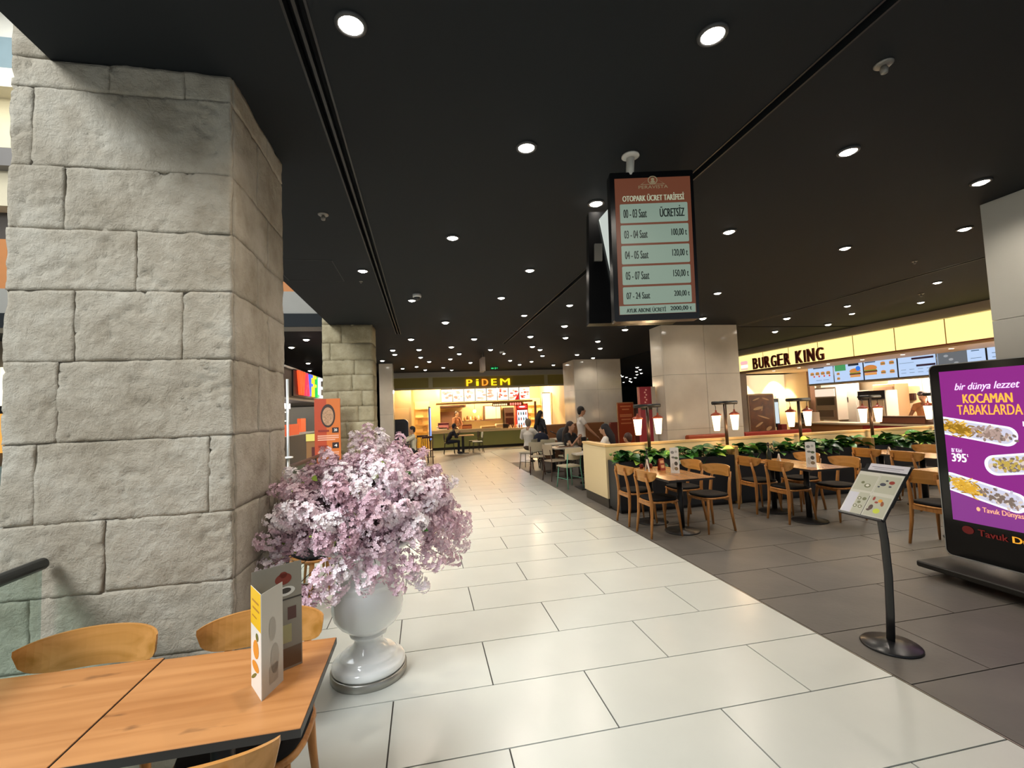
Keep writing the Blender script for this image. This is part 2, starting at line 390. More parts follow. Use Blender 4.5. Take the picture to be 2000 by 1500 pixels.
def stone(fr, a0, b0, a1, b1, depth, step, amp, parent, m, seed):
    """one rough block: front grid pushed in and out by noise, rounded uneven rim, closed behind"""
    g = 0.001
    a0 += g; a1 -= g; b0 += g; b1 -= g
    nx = max(3, int((a1-a0)/step)); nz = max(3, int((b1-b0)/step)); vs = []; fs = []
    for j in range(nz+1):
        for i in range(nx+1):
            a = a0+(a1-a0)*i/nx; b = b0+(b1-b0)*j/nz
            e = min(i*(a1-a0)/nx, (nx-i)*(a1-a0)/nx, j*(b1-b0)/nz, (nz-j)*(b1-b0)/nz)
            P = Vector((a*2.1+seed, b*2.1, seed*1.7))
            d = amp*(noise.fractal(P*1.3, .9, 2.1, 3)*.55+.3*noise.fractal(P*4, .8, 2.1, 4))
            cr = abs(noise.noise(Vector((a*5+seed, b*7, 3.3))+.5*Vector((noise.noise(P*6), noise.noise(P*6+Vector((4, 4, 4))), 0)))); d -= amp*1.7*max(0, 1-cr/.06)*(noise.noise(P*1.7+Vector((7, 7, 1))) > .05)
            d += amp*.6*noise.fractal(P*9, .9, 2.0, 3)+.006
            rim = 1-min(1, e/0.018); d -= rim**1.8*(0.0006+0.020*max(0, noise.noise(P*2.3+Vector((9, 2, 4)))-.05))
            if 0 < i < nx and 0 < j < nz:
                a += 0.2*step*noise.noise(P*7); b += 0.2*step*noise.noise(P*7+Vector((5, 5, 5)))
            else:
                w = .008*noise.noise(P*5+Vector((1, 8, 2)))
                if i in (0, nx): a += w
                if j in (0, nz): b += w*.7
            vs.append(fr.p(a, b, d))
    W_ = nx+1
    for j in range(nz):
        for i in range(nx): fs.append((j*W_+i, j*W_+i+1, (j+1)*W_+i+1, (j+1)*W_+i))
    loop = [i for i in range(nx+1)]+[j*W_+nx for j in range(1, nz+1)]+[nz*W_+i for i in range(nx-1, -1, -1)]+[j*W_ for j in range(nz-1, 0, -1)]
    o = len(vs); L = len(loop)
    for q in loop:
        p = vs[q]; vs.append(p-fr.n*depth)
    for q in range(L): fs.append((loop[q], o+q, o+(q+1) % L, loop[(q+1) % L]))
    mb = MB(); mb.v = [tuple(p) for p in vs]; mb.f = fs+[tuple(o+q for q in range(L))]; mb.sm = [True]*len(mb.f)
    return mb.build('stone_block', m, parent)
# column in the foreground
def column(nm, x0, x1, y0, y1, rows, joints, top, slab_x, m, mm, step, amp, top_z=None):
    c = sroot(nm, ((x0+x1)/2, (y0+y1)/2, 0)); sd = 3.1
    ins = .007
    MB().box((x0+ins, y0+ins, 0), (x1-ins, y1-ins, H-0.001)).box((x0+ins, y0+ins, H), (slab_x-0.004, y1-ins, 6)).build('core', mm, c)
    fF = FR((0, y0, 0), (1, 0, 0), (0, 0, 1)); fR = FR((x1, 0, 0), (0, 1, 0), (0, 0, 1)); fL = FR((x0, 0, 0), (0, -1, 0), (0, 0, 1))
    for r in range(len(rows)-1):
        z0, z1 = rows[r], rows[r+1]; js = [x0]+sorted(joints[r])+[x1]
        for a, b in zip(js[:-1], js[1:]): sd += 1.37; stone(fF, a, z0, b, min(z1, H-.002), .03, step, amp, c, m, sd)
        ym = y0+(y1-y0)*(0.42 if r % 2 else 0.63)
        for a, b in ((y0+.02, ym), (ym, y1)): sd += 1.37; stone(fR, a, z0, b, min(z1, H-.002), .03, step*1.5, amp*.7, c, m, sd)
        sd += 1.37; stone(fL, -y1, z0, -y0-.02, min(z1, H-.002), .03, step*2, amp*.7, c, m, sd)
    z = H
    for q in range(5):
        sd += 1.1; stone(fF, x0, z+.002, slab_x-.004, z+.38, .03, step*1.3, amp, c, m, sd); z += .38
    return c
column('stone_column', -1.84, -0.91, 2.41, 3.23, [0, .3, .6, .91, 1.23, 1.59, 1.96, 2.29, 2.58, 2.88, 3.26, 3.402],
       [[-1.5], [-1.3], [-1.72], [-1.44], [-1.71, -1.01], [-1.63], [-1.57, -1.12], [-1.32], [-1.62], [-1.75], [-1.44, -1.12]], 6, -1.69, M_stone, M_stone, .014, .0075)
column('stone_column', -1.82, -0.92, 8.85, 9.44, [0, .35, .7, 1.0, 1.27, 1.57, 1.86, 2.15, 2.45, 2.73, 3.05, 3.402],
       [[-1.4], [-1.1], [-1.5], [-1.3], [-1.42], [-1.2], [-1.55, -1.12], [-1.3], [-1.25], [-1.68], [-1.48]], 6, -1.69, M_stone2, M_stone2, .05, .012)

# ---- marble clad columns, each slab a part
def marble_column(x0, x1, y0, y1, seams, zb, nm='marble_column', m=M_marble, z1=H-.002):
    c = sroot(nm, ((x0+x1)/2, (y0+y1)/2, 0))
    MB().box((x0+.03, y0+.03, 0), (x1-.03, y1-.03, z1-.01)).build('core', mat('seam', '#5c554c', rough=.8), c)
    xs = [x0]+seams+[x1]; zs = zb
    for a, b in zip(xs[:-1], xs[1:]):
        for c0, c1 in zip(zs[:-1], zs[1:]):
            MB().box((a+.004, y0, c0+.002), (b-.004, y0+.035, c1-.002), ch=.002).build('cladding_slab', m, c)
    for c0, c1 in zip(zs[:-1], zs[1:]):
        MB().box((x0, y0+.037, c0+.002), (x0+.035, y1, c1-.002), ch=.002).build('cladding_slab', m, c)
        MB().box((x1-.035, y0+.037, c0+.002), (x1, y1, c1-.002), ch=.002).build('cladding_slab', m, c)
    return c
marble_column(5.15, 7.03, 8.98, 9.5, [6.18], [0, 1.1, 2.3, H-.002])
marble_column(5.30, 7.10, 15.35, 16.6, [6.18], [0, 1.1, 2.3, H-.002])
marble_column(-1.43, -0.99, 15.5, 16.1, [], [0, 1.7, H-.002])
marble_column(5.18, 6.3, -1.2, 3.2, [], [0, 1.15, 2.3, H-.002], m=mat('grey_marble', '#b9b7af', rough=.3, var=.12, vscale=1.2))

# ---- ceiling downlights: ring, lens; the lamp's own light
LP = [(-0.76,12.21),(-0.76,13.07),(-1.22,14.47),(-0.08,12.17),(-0.05,13.81),(0.22,14.97),(-0.72,17.0),(-0.21,16.48),(0.1,17.72),(0.75,11.74),(1.06,13.13),(0.87,14.37),(1.63,15.5),(0.76,16.98),(1.13,17.99),(1.87,12.35),(2.38,13.21),(2.95,15.1),(3.58,16.49),(2.95,11.86),(3.33,12.49),(3.78,13.91),(3.81,15.54),(5.02,16.9),(0.33,4.42),(-0.67,5.54),(-0.13,6.95),(1.35,5.39),(1.22,6.75),(1.86,8.0),(0.45,8.56),(2.47,7.2),(2.94,8.96),(3.44,10.45),(2.51,10.24),(1.21,10.51),(-0.24,10.47),(4.52,11.06),(5.13,12.4),(4.9,13.79),(5.83,14.78),(4.51,9.41),(1.5,3.55),(-2.46,10.39),(-3.05,11.48),(-3.46,14.79),(-4.37,16.26),(-3.95,17.12),(-2.2,14.3),(-0.27,2.0),(1.4,1.81),(0.72,2.82),(3.02,2.58),(4.62,2.83),(3.13,4.01),(5.73,3.69),(4.9,4.33),(4.66,6.34),(7.99,5.57),(9.34,6.82),(8.02,7.14),(8.86,7.8),(7.64,8.2),(9.4,8.89),(8.76,9.8),(5.65,8.2),(9.46,18.73),(10.22,19.93),(10.54,20.96),(11.39,22.12),(11.58,23.0),(12.75,25.56),(10.68,23.17),(11.23,24.11),(11.85,24.9),(12.8,26.37),(13.87,28.68),(14.61,29.94),(14.06,30.04)]
M_lens = mat('lamp_lens', '#fff6ea', emit=14)
M_ring = mat('lamp_ring', '#3a3a3a', rough=.5)
ring_me = MB().lathe([(.052, -.002), (.056, -.009), (.07, -.006), (.072, 0)], n=20).mesh('trim_ring', M_ring)
lens_me = MB().lathe([(.0001, -.016), (.03, -.014), (.053, -.006), (.053, -.001)], n=16).mesh('lens', M_lens)
for i, (x, y) in enumerate(LP):
    t = thing('ceiling_downlight', 'small round glowing downlight set in the dark ceiling', 'ceiling light', (x, y, H), 0, 'ceiling downlights')
    for me in (ring_me, lens_me):
        q = bpy.data.objects.new(me.name, me); COL.objects.link(q); q.parent = t
        q.scale = (1.3, 1.3, 3.2) if y > 8 else (1, 1, 1.6)  # far rings and lenses enlarged, so the lamps' bloom is put into their shape
    far = y > 18
    if not far: spot_light('downlight_beam', (x, y, H-.03), (x, y, 0), 84 if y > 4.2 else 48, (1, .90, .77), 148, .9, .05)
# ================================================================= FURNITURE
M_chair = wood('chair_wood', '#b98147', '#95602f', axis=2, scale=1.2, rough=.35)
M_back = wood('chair_back_wood', '#c28a4c', '#a3702f', axis=0, scale=.8, rough=.3)
M_seatpad = mat('black_seat_pad', '#0f0e10', rough=.8, spec=.2)
M_top = wood('table_wood', '#b9824f', '#a16a3a', axis=0, scale=.7, rough=.34, knots=True)
M_top2 = wood('seating_table_wood', '#a5703d', '#8a5a2e', axis=1, scale=.7, rough=.25)
def wood_chair(loc, rz, label, group):
    t = thing('dining_chair', label, 'chair', loc, rz, group)
    # seat shell with a rounded, slightly dished outline, black pad on top
    def outline(k=1.0):
        out = []
        for i in range(28):
            a = 2*pi*i/28; c_, s_ = cos(a), sin(a); e = 0.62
            out.append((k*.225*math.copysign(abs(c_)**e, c_), k*.215*math.copysign(abs(s_)**e, s_)))
        return out
    def slab(z0, z1, k, mb, dish=0.0):
        o0 = outline(k*.96); o1 = outline(k); n = 28
        vs = [(x, y, z0) for x, y in o0]+[(x, y, (z0+z1)/2) for x, y in o1]+[(x*.97, y*.97, z1) for x, y in o1]+[(x*.5, y*.5, z1-dish) for x, y in o1]
        fs = [tuple(range(n-1, -1, -1))]
        for l in range(3):
            for i in range(n): fs.append((l*n+i, l*n+(i+1) % n, (l+1)*n+(i+1) % n, (l+1)*n+i))
        fs.append(tuple(range(3*n, 4*n))); return mb.add(vs, fs, True)
    slab(.425, .448, 1.0, MB(), .004).build('seat', M_chair, t)
    slab(.449, .474, .95, MB(), .006).build('seat_pad', M_seatpad, t)
    for s in (-1, 1):
        MB().tube([(s*.165, .15, .43), (s*.178, .172, .28), (s*.195, .195, 0)], [.021, .018, .011], 10).build('leg', M_chair, t)
    for s in (-1, 1):
        MB().tube([(s*.195, -.225, 0), (s*.178, -.195, .25), (s*.17, -.185, .44), (s*.163, -.205, .6), (s*.155, -.238, .75)], [.013, .018, .021, .018, .013], 8, sq=(1, 1.15)).build('leg', M_chair, t)
    MB().box((-.16, -.2, .385), (.16, -.17, .43)).box((-.15, .12, .395), (.15, .15, .428)).box((-.012, -.18, .395), (.012, .13, .425)).build('seat_rail', M_chair, t)
    # half-moon plywood back, curved forward at its ends
    nu, th = 22, .013; vs = []; fs = []
    def hb(u): q = max(0.0, 1-abs(u)**3.2); return .018+.128*q**.62
    for i in range(nu+1):
        u = -1+2*i/nu; x = .243*sin(u*1.25)/sin(1.25); y = -.252+.105*u*u; ztop = .832-.022*u*u; h = hb(u); sl = .12
        for z_, k in ((ztop, 0), (ztop-h*.5, .5), (ztop-h, 1)):
            yy = y+(ztop-z_)*sl; vs.append((x, yy, z_)); 
        for z_ in (ztop-h, ztop-h*.5, ztop):
            yy = y+(ztop-z_)*sl; nx_ = -2*.105*u; l = math.hypot(nx_/.243, 1); vs.append((x-nx_/.243/l*-th*0, yy+th, z_))
    for i in range(nu):
        for k in range(6):
            j = (k+1) % 6; fs.append((i*6+k, i*6+j, (i+1)*6+j, (i+1)*6+k))
    fs += [(5, 4, 3, 2, 1, 0), tuple(nu*6+k for k in range(6))]
    MB().add(vs, fs, False).build('backrest', M_back, t)
    for s in (-1, 1): MB().box((s*.135-.012, -.247, .735), (s*.135+.02, -.222, .80)).build('back_block', M_chair, t)
    return t
def table(loc, w, d, label, group, m=M_top, rz=0.0, base=(0, 0), round_base=True, bases=None):
    t = thing('dining_table', label, 'table', loc, rz, group)
    MB().box((-w/2, -d/2, .724), (w/2, d/2, .75), ch=.0015).build('tabletop', m, t)
    MB().box((-w/2-.0015, -d/2-.0015, .7235), (w/2+.0015, d/2+.0015, .7475)).build('edge_band', mat('edge_band', '#24211f', rough=.5), t)
    for bx, by in (bases or [base]):
        MB().tube([(bx, by, .012), (bx, by, .71)], .036, 14).build('pedestal', M_black, t)
        MB().lathe([(.215, 0), (.22, .008), (.21, .016), (.05, .03), (.036, .05)], (bx, by, 0), 28).build('base_plate', M_black, t)
        MB().box((bx-.19, by-.02, .706), (bx+.19, by+.02, .723)).box((bx-.02, by-.19, .706), (bx+.02, by+.19, .723)).build('support_arm', M_black, t)
    return t
# foreground tables pushed together
table((-.695, 1.755, 0), .628, .55, 'wooden café table carrying the folded yellow menu, at the column foot', 'foreground café tables')
table((-1.331, 1.765, 0), .63, .56, 'wooden café table at the left photo edge, joined to another table', 'foreground café tables')
tables_near = None
chA = wood_chair((-1.325, 1.985, 0), pi, 'wooden chair between the left café table and the stone column, black seat', 'foreground dining chairs')
index_kids()
def chair(x, y, face, label, group):
    return copy_tree(chA, (x, y, 0), face, label, group)
FX, FMX, FY = -pi/2, pi/2, 0.0      # facing +X, -X, +Y
chair(-.69, 1.975, pi, 'wooden chair behind the yellow folded menu, back towards the column', 'foreground dining chairs')
chair(-.645, 1.50, 0.0, 'wooden chair in the bottom foreground with its black seat pushed under the table', 'foreground dining chairs')
# pair of chairs and table behind the flowers
table((-1.3, 4.75, 0), .62, .62, 'café table half hidden behind the flowers and stone column', 'foreground café tables')
chair(-.97, 4.42, 2.3, 'wooden chair whose legs show between vase and column, nearer one', 'chairs behind the vase')
chair(-1.0, 5.15, 2.9, 'wooden chair behind the vase, farther one beyond the round table foot', 'chairs behind the vase')
# seating along the planter
table((3.14, 5.58, 0), .62, 1.22, 'long wooden table nearest the walkway with white menu card and red card', 'planter tables', M_top2, bases=[(.12, -.12), (.0, .45)])
table((5.1, 5.55, 0), .60, 1.22, 'long wooden table with a tall white menu card, behind the menu stand', 'planter tables', M_top2, bases=[(.0, -.2), (0, .42)])
table((7.28, 5.70, 0), .62, 1.2, 'wooden table farthest right by the planter, left of the purple screen', 'planter tables', M_top2, bases=[(.0, -.2), (0, .42)])
table((5.98, 4.1, 0), .62, .8, 'wooden table mostly hidden behind the purple screen', 'planter tables', M_top2)
GA = 'chairs along the planter'
chair(2.94, 5.45, FX, 'wooden chair nearest the pale walkway, front left of the long table', GA)
chair(2.94, 6.07, FX, 'wooden chair beside the cream block end, back left of the long table', GA)
chair(3.64, 5.42, FMX+.12, 'wooden chair with glossy back at the right side of the first table', GA)
chair(3.66, 6.05, FMX, 'wooden chair tucked against the planter, right back of first table', GA)
chair(4.93, 5.46, FX, 'wooden chair seen from behind, front left of the table behind the menu stand', GA)
chair(4.95, 6.08, FX, 'wooden chair back left at second table, under the oil bottle', GA)
chair(5.56, 5.33, FMX, 'wooden chair with bare round seat, right of the second table', GA)
chair(5.6, 6.0, FMX, 'wooden chair at the back right of the second table', GA)
chair(7.08, 5.45, FX, 'wooden chair directly behind the menu stand board', GA)
chair(7.12, 6.1, FX, 'wooden chair beyond the menu stand, back left of third table', GA)
chair(7.86, 5.95, FMX, 'wooden chair at the far side of third table', GA)
chair(5.5, 4.0, FX, 'wooden chair cut by the left edge of the purple screen', GA)

# -------- planter wall
pw = thing('partition_wall', 'low cream partition wall with dark skirting between seating areas', 'partition', (6.2, 7.1, 0), world=True)
MB().box((2.90, 7.02, .16), (9.75, 7.15, 1.0)).box((2.90, 7.15, .16), (3.02, 8.09, 1.0)).build('wall_panel', M_cream, pw)
MB().box((2.89, 7.01, 1.0), (9.75, 7.16, 1.035)).box((2.89, 7.16, 1.0), (3.03, 8.10, 1.035)).build('coping', mat('coping', '#cfae78', rough=.45), pw)
MB().box((2.92, 7.04, 0), (9.75, 7.13, .16)).box((2.92, 7.13, 0), (3.0, 8.07, .16)).build('skirting', mat('skirting', '#3b352e', rough=.5), pw)
M_leafs = [mat('leaf_green_dark', '#1f4a1c', rough=.35), mat('leaf_green', '#3f7a2b', rough=.35), mat('leaf_green_pale', '#9fbe4a', rough=.4)]
M_plant_box = mat('planter_dark', '#1b1d21', rough=.5)
def leaf_mesh(name, m, w=.05, l=.15):
    vs = []; fs = []; n = 7
    for i in range(n):
        t = i/(n-1); ww = w*sin(pi*min(1, t*1.0)**.75)*(1 if t < 1 else 0)+.0005; z = -.35*l*t*t+.10*l*t
        vs += [(-ww, l*t, z+.25*ww), (0, l*t, z), (ww, l*t, z+.25*ww)]
    for i in range(n-1):
        fs += [(i*3, i*3+1, i*3+4, i*3+3), (i*3+1, i*3+2, i*3+5, i*3+4)]
    vs2 = [(x, y, z-.0012) for x, y, z in vs]; k = len(vs)
    b = MB().add(vs, fs, True); b.add(vs2, [tuple(reversed(f)) for f in fs], True)
    return b.mesh(name, m)
leaf_me = [leaf_mesh('leaf', M_leafs[0], .062, .19), leaf_mesh('leaf', M_leafs[1], .058, .18), leaf_mesh('leaf', M_leafs[0], .05, .16), leaf_mesh('leaf', M_leafs[2], .05, .15)]
sections = [(2.93, 4.95), (5.03, 5.66), (5.78, 7.62), (7.74, 9.5)]
sec_lbl = ['dark planter box at the walkway end of the seating, under leafy plants', 'short dark planter box between the second lamp post and wooden divider', 'dark planter box right of the wooden divider, under third lamp', 'dark planter box farthest right, left of the purple screen']
pl_lbl = ['trailing leafy plant by the white block corner and first lamp post', 'leafy plant at the second lamp post', 'broad leafy plant at the third lamp post, behind white menu card', 'leafy plant at the right end of the planter near the purple screen']
for (a, b), l1, l2 in zip(sections, sec_lbl, pl_lbl):
    t = thing('planter_box', l1, 'planter', ((a+b)/2, 6.8, 0), group='planter boxes', world=True)
    MB().box((a, 6.6, .05), (b, 6.63, .79)).box((a, 6.63, .05), (a+.03, 7.01, .79)).box((b-.03, 6.63, .05), (b, 7.01, .79)).box((a+.03, 6.63, .05), (b-.03, 7.01, .08)).build('box_shell', M_plant_box, t)
    MB().box((a+.03, 6.63, .6), (b-.03, 7.005, .72)).build('soil', mat('soil', '#231a13', rough=.95, bump=.5), t)
    MB().box((a+.02, 6.64, 0), (b-.02, 7.0, .05)).build('plinth', M_black, t)
    p = thing('leafy_plant', l2, 'plant', ((a+b)/2, 6.8, .72), group='planter plants', world=True)
    st = MB(); n = int(92*(b-a)); n = min(n, 180)
    for i in range(n):
        x = rnd.uniform(a+.05, b-.05); y = rnd.uniform(6.62, 6.97); z = .74+rnd.uniform(.02, .22)*(1-.4*abs(y-6.8)/.2)
        if x < 3.3 and a < 3: z = min(z, .9)
        st.tube([(x*.7+.3*((a+b)/2 if False else x), 6.8, .70), ((x+x)/2, (y+6.8)/2, (z+.72)/2+.03), (x, y, z)], .0035, 5)
        k = rnd.random(); me = leaf_me[0] if k < .45 else leaf_me[1] if k < .78 else leaf_me[2] if k < .9 else leaf_me[3]
        o = bpy.data.objects.new('leaf', me); COL.objects.link(o); o.parent = p
        o.location = (x-(a+b)/2, y-6.8, z-.72)
        o.rotation_euler = (rnd.uniform(-.5, .55), rnd.uniform(-.5, .5), rnd.uniform(-pi, pi) if y < 6.72 else pi+rnd.uniform(-1.3, 1.3)); s = rnd.uniform(.85, 1.4); o.scale = (s, s, s)
    st.build('stems', mat('stem', '#3c5a26', rough=.6), p)
for x, l in ((4.99, 'upright tan wooden divider behind the oil bottle'), (7.68, 'upright tan wooden divider beside the third planter')):
    t = tag(MB().box((x-.035, 6.58, 0), (x+.035, 7.01, .93), ch=.004).build('wood_divider', wood('divider_wood', '#c39a62', '#ab8148', axis=2)), l, 'divider')
# lamp posts with two hanging lanterns each
M_shade = mat('lantern_glow', '#ffd9a0', emit=5.0)
M_cap = mat('lantern_cap', '#8c3a22', rough=.35, metal=.2)
def lamp_post(x, lbl, one=False):
    t = thing('lantern_post', lbl, 'lamp', (x, 6.9, .72), group='lantern posts')
    MB().tube([(0, 0, -.1), (0, 0, .95)], .026, 12).build('pole', mat('bronze', '#3a2c22', rough=.3, metal=.6), t)
    MB().tube([(-.235, 0, .925), (.235, 0, .925)], .030, 12).build('crossbar', M_black, t)
    for s, dy in ((-.19, -.06), (.19, .06)):
        if one and s > 0: pass
        hz = .80
        MB().tube([(s, 0, .90), (s, dy*.3, .86), (s, dy*.3, .80)], .005, 6).build('chain', M_black, t)
        c = MB().lathe([(.078, -.004), (.086, .0), (.084, .018), (.062, .03), (.05, .042), (.022, .05), (.014, .07), (.014, .09)], (s, dy*.3, .735-.02), 20).build('lantern_cap', M_cap, t)
        MB().lathe([(.001, -.255), (.040, -.255), (.044, -.245), (.069, 0), (.06, .012)], (s, dy*.3, .71), 20).build('lantern_glass', M_shade, t)
    point_light('lantern_light', (x, 6.68, 1.28), 7, (1, .66, .36), .06)
    return t
for x, l in ((3.62, 'double lantern post nearest the walkway'), (5.06, 'double lantern post left of the brown poster'), (6.53, 'double lantern post in front of the red burger sign counter, third from walkway'), (8.06, 'double lantern post with bright pair of lanterns, left of the purple screen'), (9.55, 'lantern post whose lantern shows at the edge of the purple screen')):
    lamp_post(x, l)
# -------- small things on the tables
def menu_card(x, y, rz, lbl, blobs, h=.33, w=.115, z=.75):
    t = thing('menu_card', lbl, 'menu', (x, y, z), rz, 'standing menu cards')
    for k in range(3):
        a = 2*pi*k/3-pi/2; b = a+2*pi/3; r = w/math.sqrt(3); A = (r*cos(a), r*sin(a)); B = (r*cos(b), r*sin(b))
        fr = FR((A[0], A[1], 0), (B[0]-A[0], B[1]-A[1], 0), (0, 0, 1)); sd = MB().prism(rect(0, 0, w, h), fr, -.001, .0).build('card_panel', mat('card_white', '#e4e2dc', rough=.4), t)
        pr = {}
        for (c, u, v, ru, rv) in blobs:
            pr.setdefault(c, MB()); flat(pr[c], fr, [ell(w*u, h*v, w*ru, h*rv, 12)], .0006)
        for c, mb in pr.items(): q = mb.build('print', mat('print_'+c.strip('#'), c, rough=.5), sd)
    return t
bw = [('#8a8a86', .3, .82, .2, .06), ('#b9b9b2', .7, .85, .15, .05), ('#5f6b4e', .7, .6, .2, .05), ('#77766f', .35, .62, .2, .04), ('#4d4c46', .65, .38, .2, .08), ('#8c7a5c', .65, .18, .22, .07), ('#c8c6be', .3, .25, .18, .15)]
menu_card(3.24, 5.49, .2, 'tall white folded menu card on the first table by the walkway', bw)
menu_card(5.02, 5.16, .1, 'tall white folded menu card on the second table', bw)
def flat_card(x, y, rz, col, lbl, w=.1, h=.16, z=.75):
    t = thing('table_card', lbl, 'card', (x, y, z), rz, None)
    MB().add([(-w/2, 0, 0), (w/2, 0, 0), (w/2, .03, h), (-w/2, .03, h), (-w/2, .06, 0), (w/2, .06, 0)], [(0, 1, 2, 3), (3, 2, 5, 4)]).build('panel', mat('card_'+col.strip('#'), col, rough=.4), t)
    fr = FR((-w/2, -.0015, 0), (1, 0, 0), (0, .184, 1)); flat(MB(), fr, [rect(.015, h*.6, w-.015, h*.85), rect(.02, h*.2, w-.02, h*.45)], .001).build('print', mat('cardprint', '#e8b27a', rough=.5), t)
flat_card(3.22, 5.78, .3, '#9c3a22', 'red printed tent card beside the bottle on the first table')
flat_card(2.98, 5.72, .6, '#d8d6d0', 'slim white card holder on the first table', .04, .17)
flat_card(4.9, 5.55, .4, '#d8d6d0', 'slim white card on the second table', .04, .15)
flat_card(6.75+.35, 5.8, .4, '#d8d6d0', 'slim white card on the third table', .05, .11)
def bottle(x, y, lbl, z=.75, c='#20261b', s=1.0, cat='bottle', grp=None):
    t = thing('oil_bottle', lbl, cat, (x, y, z), 0, grp)
    MB().lathe([(.028*s, 0), (.03*s, .01*s), (.03*s, .13*s), (.012*s, .17*s), (.011*s, .21*s)], n=16).build('bottle_body', mat('bottle_'+c.strip('#'), c, rough=.15), t)
    MB().lathe([(.014*s, .21*s), (.014*s, .228*s), (.006*s, .232*s), (.014*s, .245*s), (.01*s, .258*s), (.001, .262*s)], n=12).build('stopper', M_black, t)
    return t
bottle(3.12, 6.04, 'dark oil bottle with knob stopper on the first table'); bottle(3.06, 5.97, 'small dark bottle next to the oil bottle', s=.6)
bottle(4.97, 5.86, 'dark oil bottle on the second table before the wooden divider', s=1.1)
for x, y in ((3.2, 6.1), (3.06, 6.1)):
    tag(MB().lathe([(.025, 0), (.028, .02), (.026, .05), (.02, .06), (.001, .062)], (x, y, .75), 12).build('sauce_jar', mat('jar_red', '#6d2016', rough=.2)), 'small dark red sauce jar behind the oil bottle on the first table', 'jar', 'sauce jars')

# -------- foreground folded menu (three leaves)
t = thing('folded_menu', 'folded glossy menu standing on the table, yellow and white spine panel', 'menu', (-.54, 1.74, .75), world=True)
def leafp(A, B, z0, z1, nm, m):
    u = (B[0]-A[0], B[1]-A[1], 0); L = math.hypot(*u[:2]); fr = FR((A[0], A[1], z0), u, (0, 0, 1)); h = z1-z0
    return MB().prism(rect(0, 0, L, h), fr, -.0012, 0).build(nm, m, t), fr, L, h
M_gloss = mat('menu_paper', '#efece4', rough=.2)
o, fr, L, h = leafp((-.606, 1.752), (-.539, 1.645), .75, 1.085, 'spine_panel', M_gloss)
flat(MB(), fr, [rect(0, h*.63, L, h)], .0004).build('yellow_print', mat('menu_yellow', '#f2c21f', rough=.25), o, off=(-.54, 1.74, .75))
flat(MB(), fr, [ell(L*.5, h*.42, L*.28, h*.09, 14, .4), ell(L*.45, h*.25, L*.33, h*.05, 14)], .0006).build('print', mat('menu_orange', '#e0902a', rough=.25), o, off=(-.54, 1.74, .75))
flat(MB(), fr, [ell(L*.62, h*.55, L*.13, h*.04, 10), ell(L*.3, h*.14, L*.3, h*.018, 10, .5)], .0008).build('print', mat('menu_olive', '#5b6a2c', rough=.25), o, off=(-.54, 1.74, .75))
flat(MB(), fr, [rect(L*.15, h*.87, L*.8, h*.89), rect(L*.2, h*.8, L*.85, h*.82), rect(L*.15, h*.72, L*.6, h*.735)], .0008).build('print', mat('menu_tan', '#b9842a', rough=.25), o, off=(-.54, 1.74, .75))
o, fr, L, h = leafp((-.539, 1.645), (-.505, 1.755), .75, 1.085, 'inner_panel', mat('menu_grey', '#b9b5ab', rough=.25))
flat(MB(), fr, [ell(L*.5, h*.6, L*.16, h*.12, 12), ell(L*.6, h*.3, L*.2, h*.15, 12), rect(L*.35, h*.08, L*.75, h*.25)], .0006).build('print', mat('menu_print_dark', '#9b958a', rough=.3), o, off=(-.54, 1.74, .75))
o, fr, L, h = leafp((-.606, 1.758), (-.468, 1.856), .75, 1.125, 'back_panel', mat('menu_photo_grey', '#8f8778', rough=.25))
for c, nm, ps in (('#7d2f1c', 'teapot', [ell(L*.62, h*.86, L*.17, h*.055, 18), ell(L*.62, h*.90, L*.08, h*.03, 12)]), ('#d8d3c8', 'saucer', [ell(L*.66, h*.74, L*.2, h*.045, 20)]), ('#3c332a', 'coffee', [ell(L*.66, h*.745, L*.12, h*.026, 16), rect(L*.3, h*.655, L, h*.67)]), ('#9a5a2c', 'drink', [rect(L*.42, h*.47, L*.6, h*.58)]), ('#57352c', 'drink', [rect(L*.7, h*.46, L*.88, h*.58)]), ('#a9a272', 'jug', [rect(L*.5, h*.25, L*.78, h*.42)]), ('#6b5540', 'shadowy_food', [rect(0.02*L, h*.02, L*.98, h*.2)])):
    flat(MB(), fr, ps, .0006 if nm != 'coffee' else .0009).build('print', mat('photo_'+c.strip('#'), c, rough=.3), o, off=(-.54, 1.74, .75))

# -------- urn and blossom
U = (-.395, 3.165)
t = thing('pedestal_urn', 'large glossy white pedestal urn on a steel base ring', 'vase', (U[0], U[1], 0))
M_urn = mat('glazed_white', '#f4f6f4', rough=.12, coat=.6)
MB().lathe([(.235, 0), (.238, .005), (.238, .045), (.232, .05)], n=48).build('base_ring', M_steel, t)
MB().lathe([(.222, .051), (.228, .06), (.228, .085), (.215, .10), (.185, .108), (.182, .125), (.165, .14), (.13, .148), (.12, .165), (.098, .185), (.088, .21), (.09, .235), (.115, .25), (.118, .262), (.105, .272),
            (.135, .29), (.18, .325), (.212, .37), (.226, .43), (.222, .49), (.205, .545), (.196, .565), (.203, .575), (.2, .588), (.178, .61), (.172, .68), (.178, .735), (.205, .775), (.26, .80), (.33, .835), (.36, .865), (.355, .875), (.33, .86), (.25, .825), (.17, .79), (.15, .73), (.001, .72)], n=56).build('urn_body', M_urn, t)
fl_ = thing('blossom_bouquet', 'huge bouquet of artificial pale pink and lilac blossom in the white urn', 'flowers', (U[0], U[1], .74))
M_pet = petal_mat('petal', '#c79fac', '#e6c6d2', '#faf2f4'); M_pet2 = petal_mat('petal_dusty', '#a57f88', '#cba6b2', '#e8d3da')
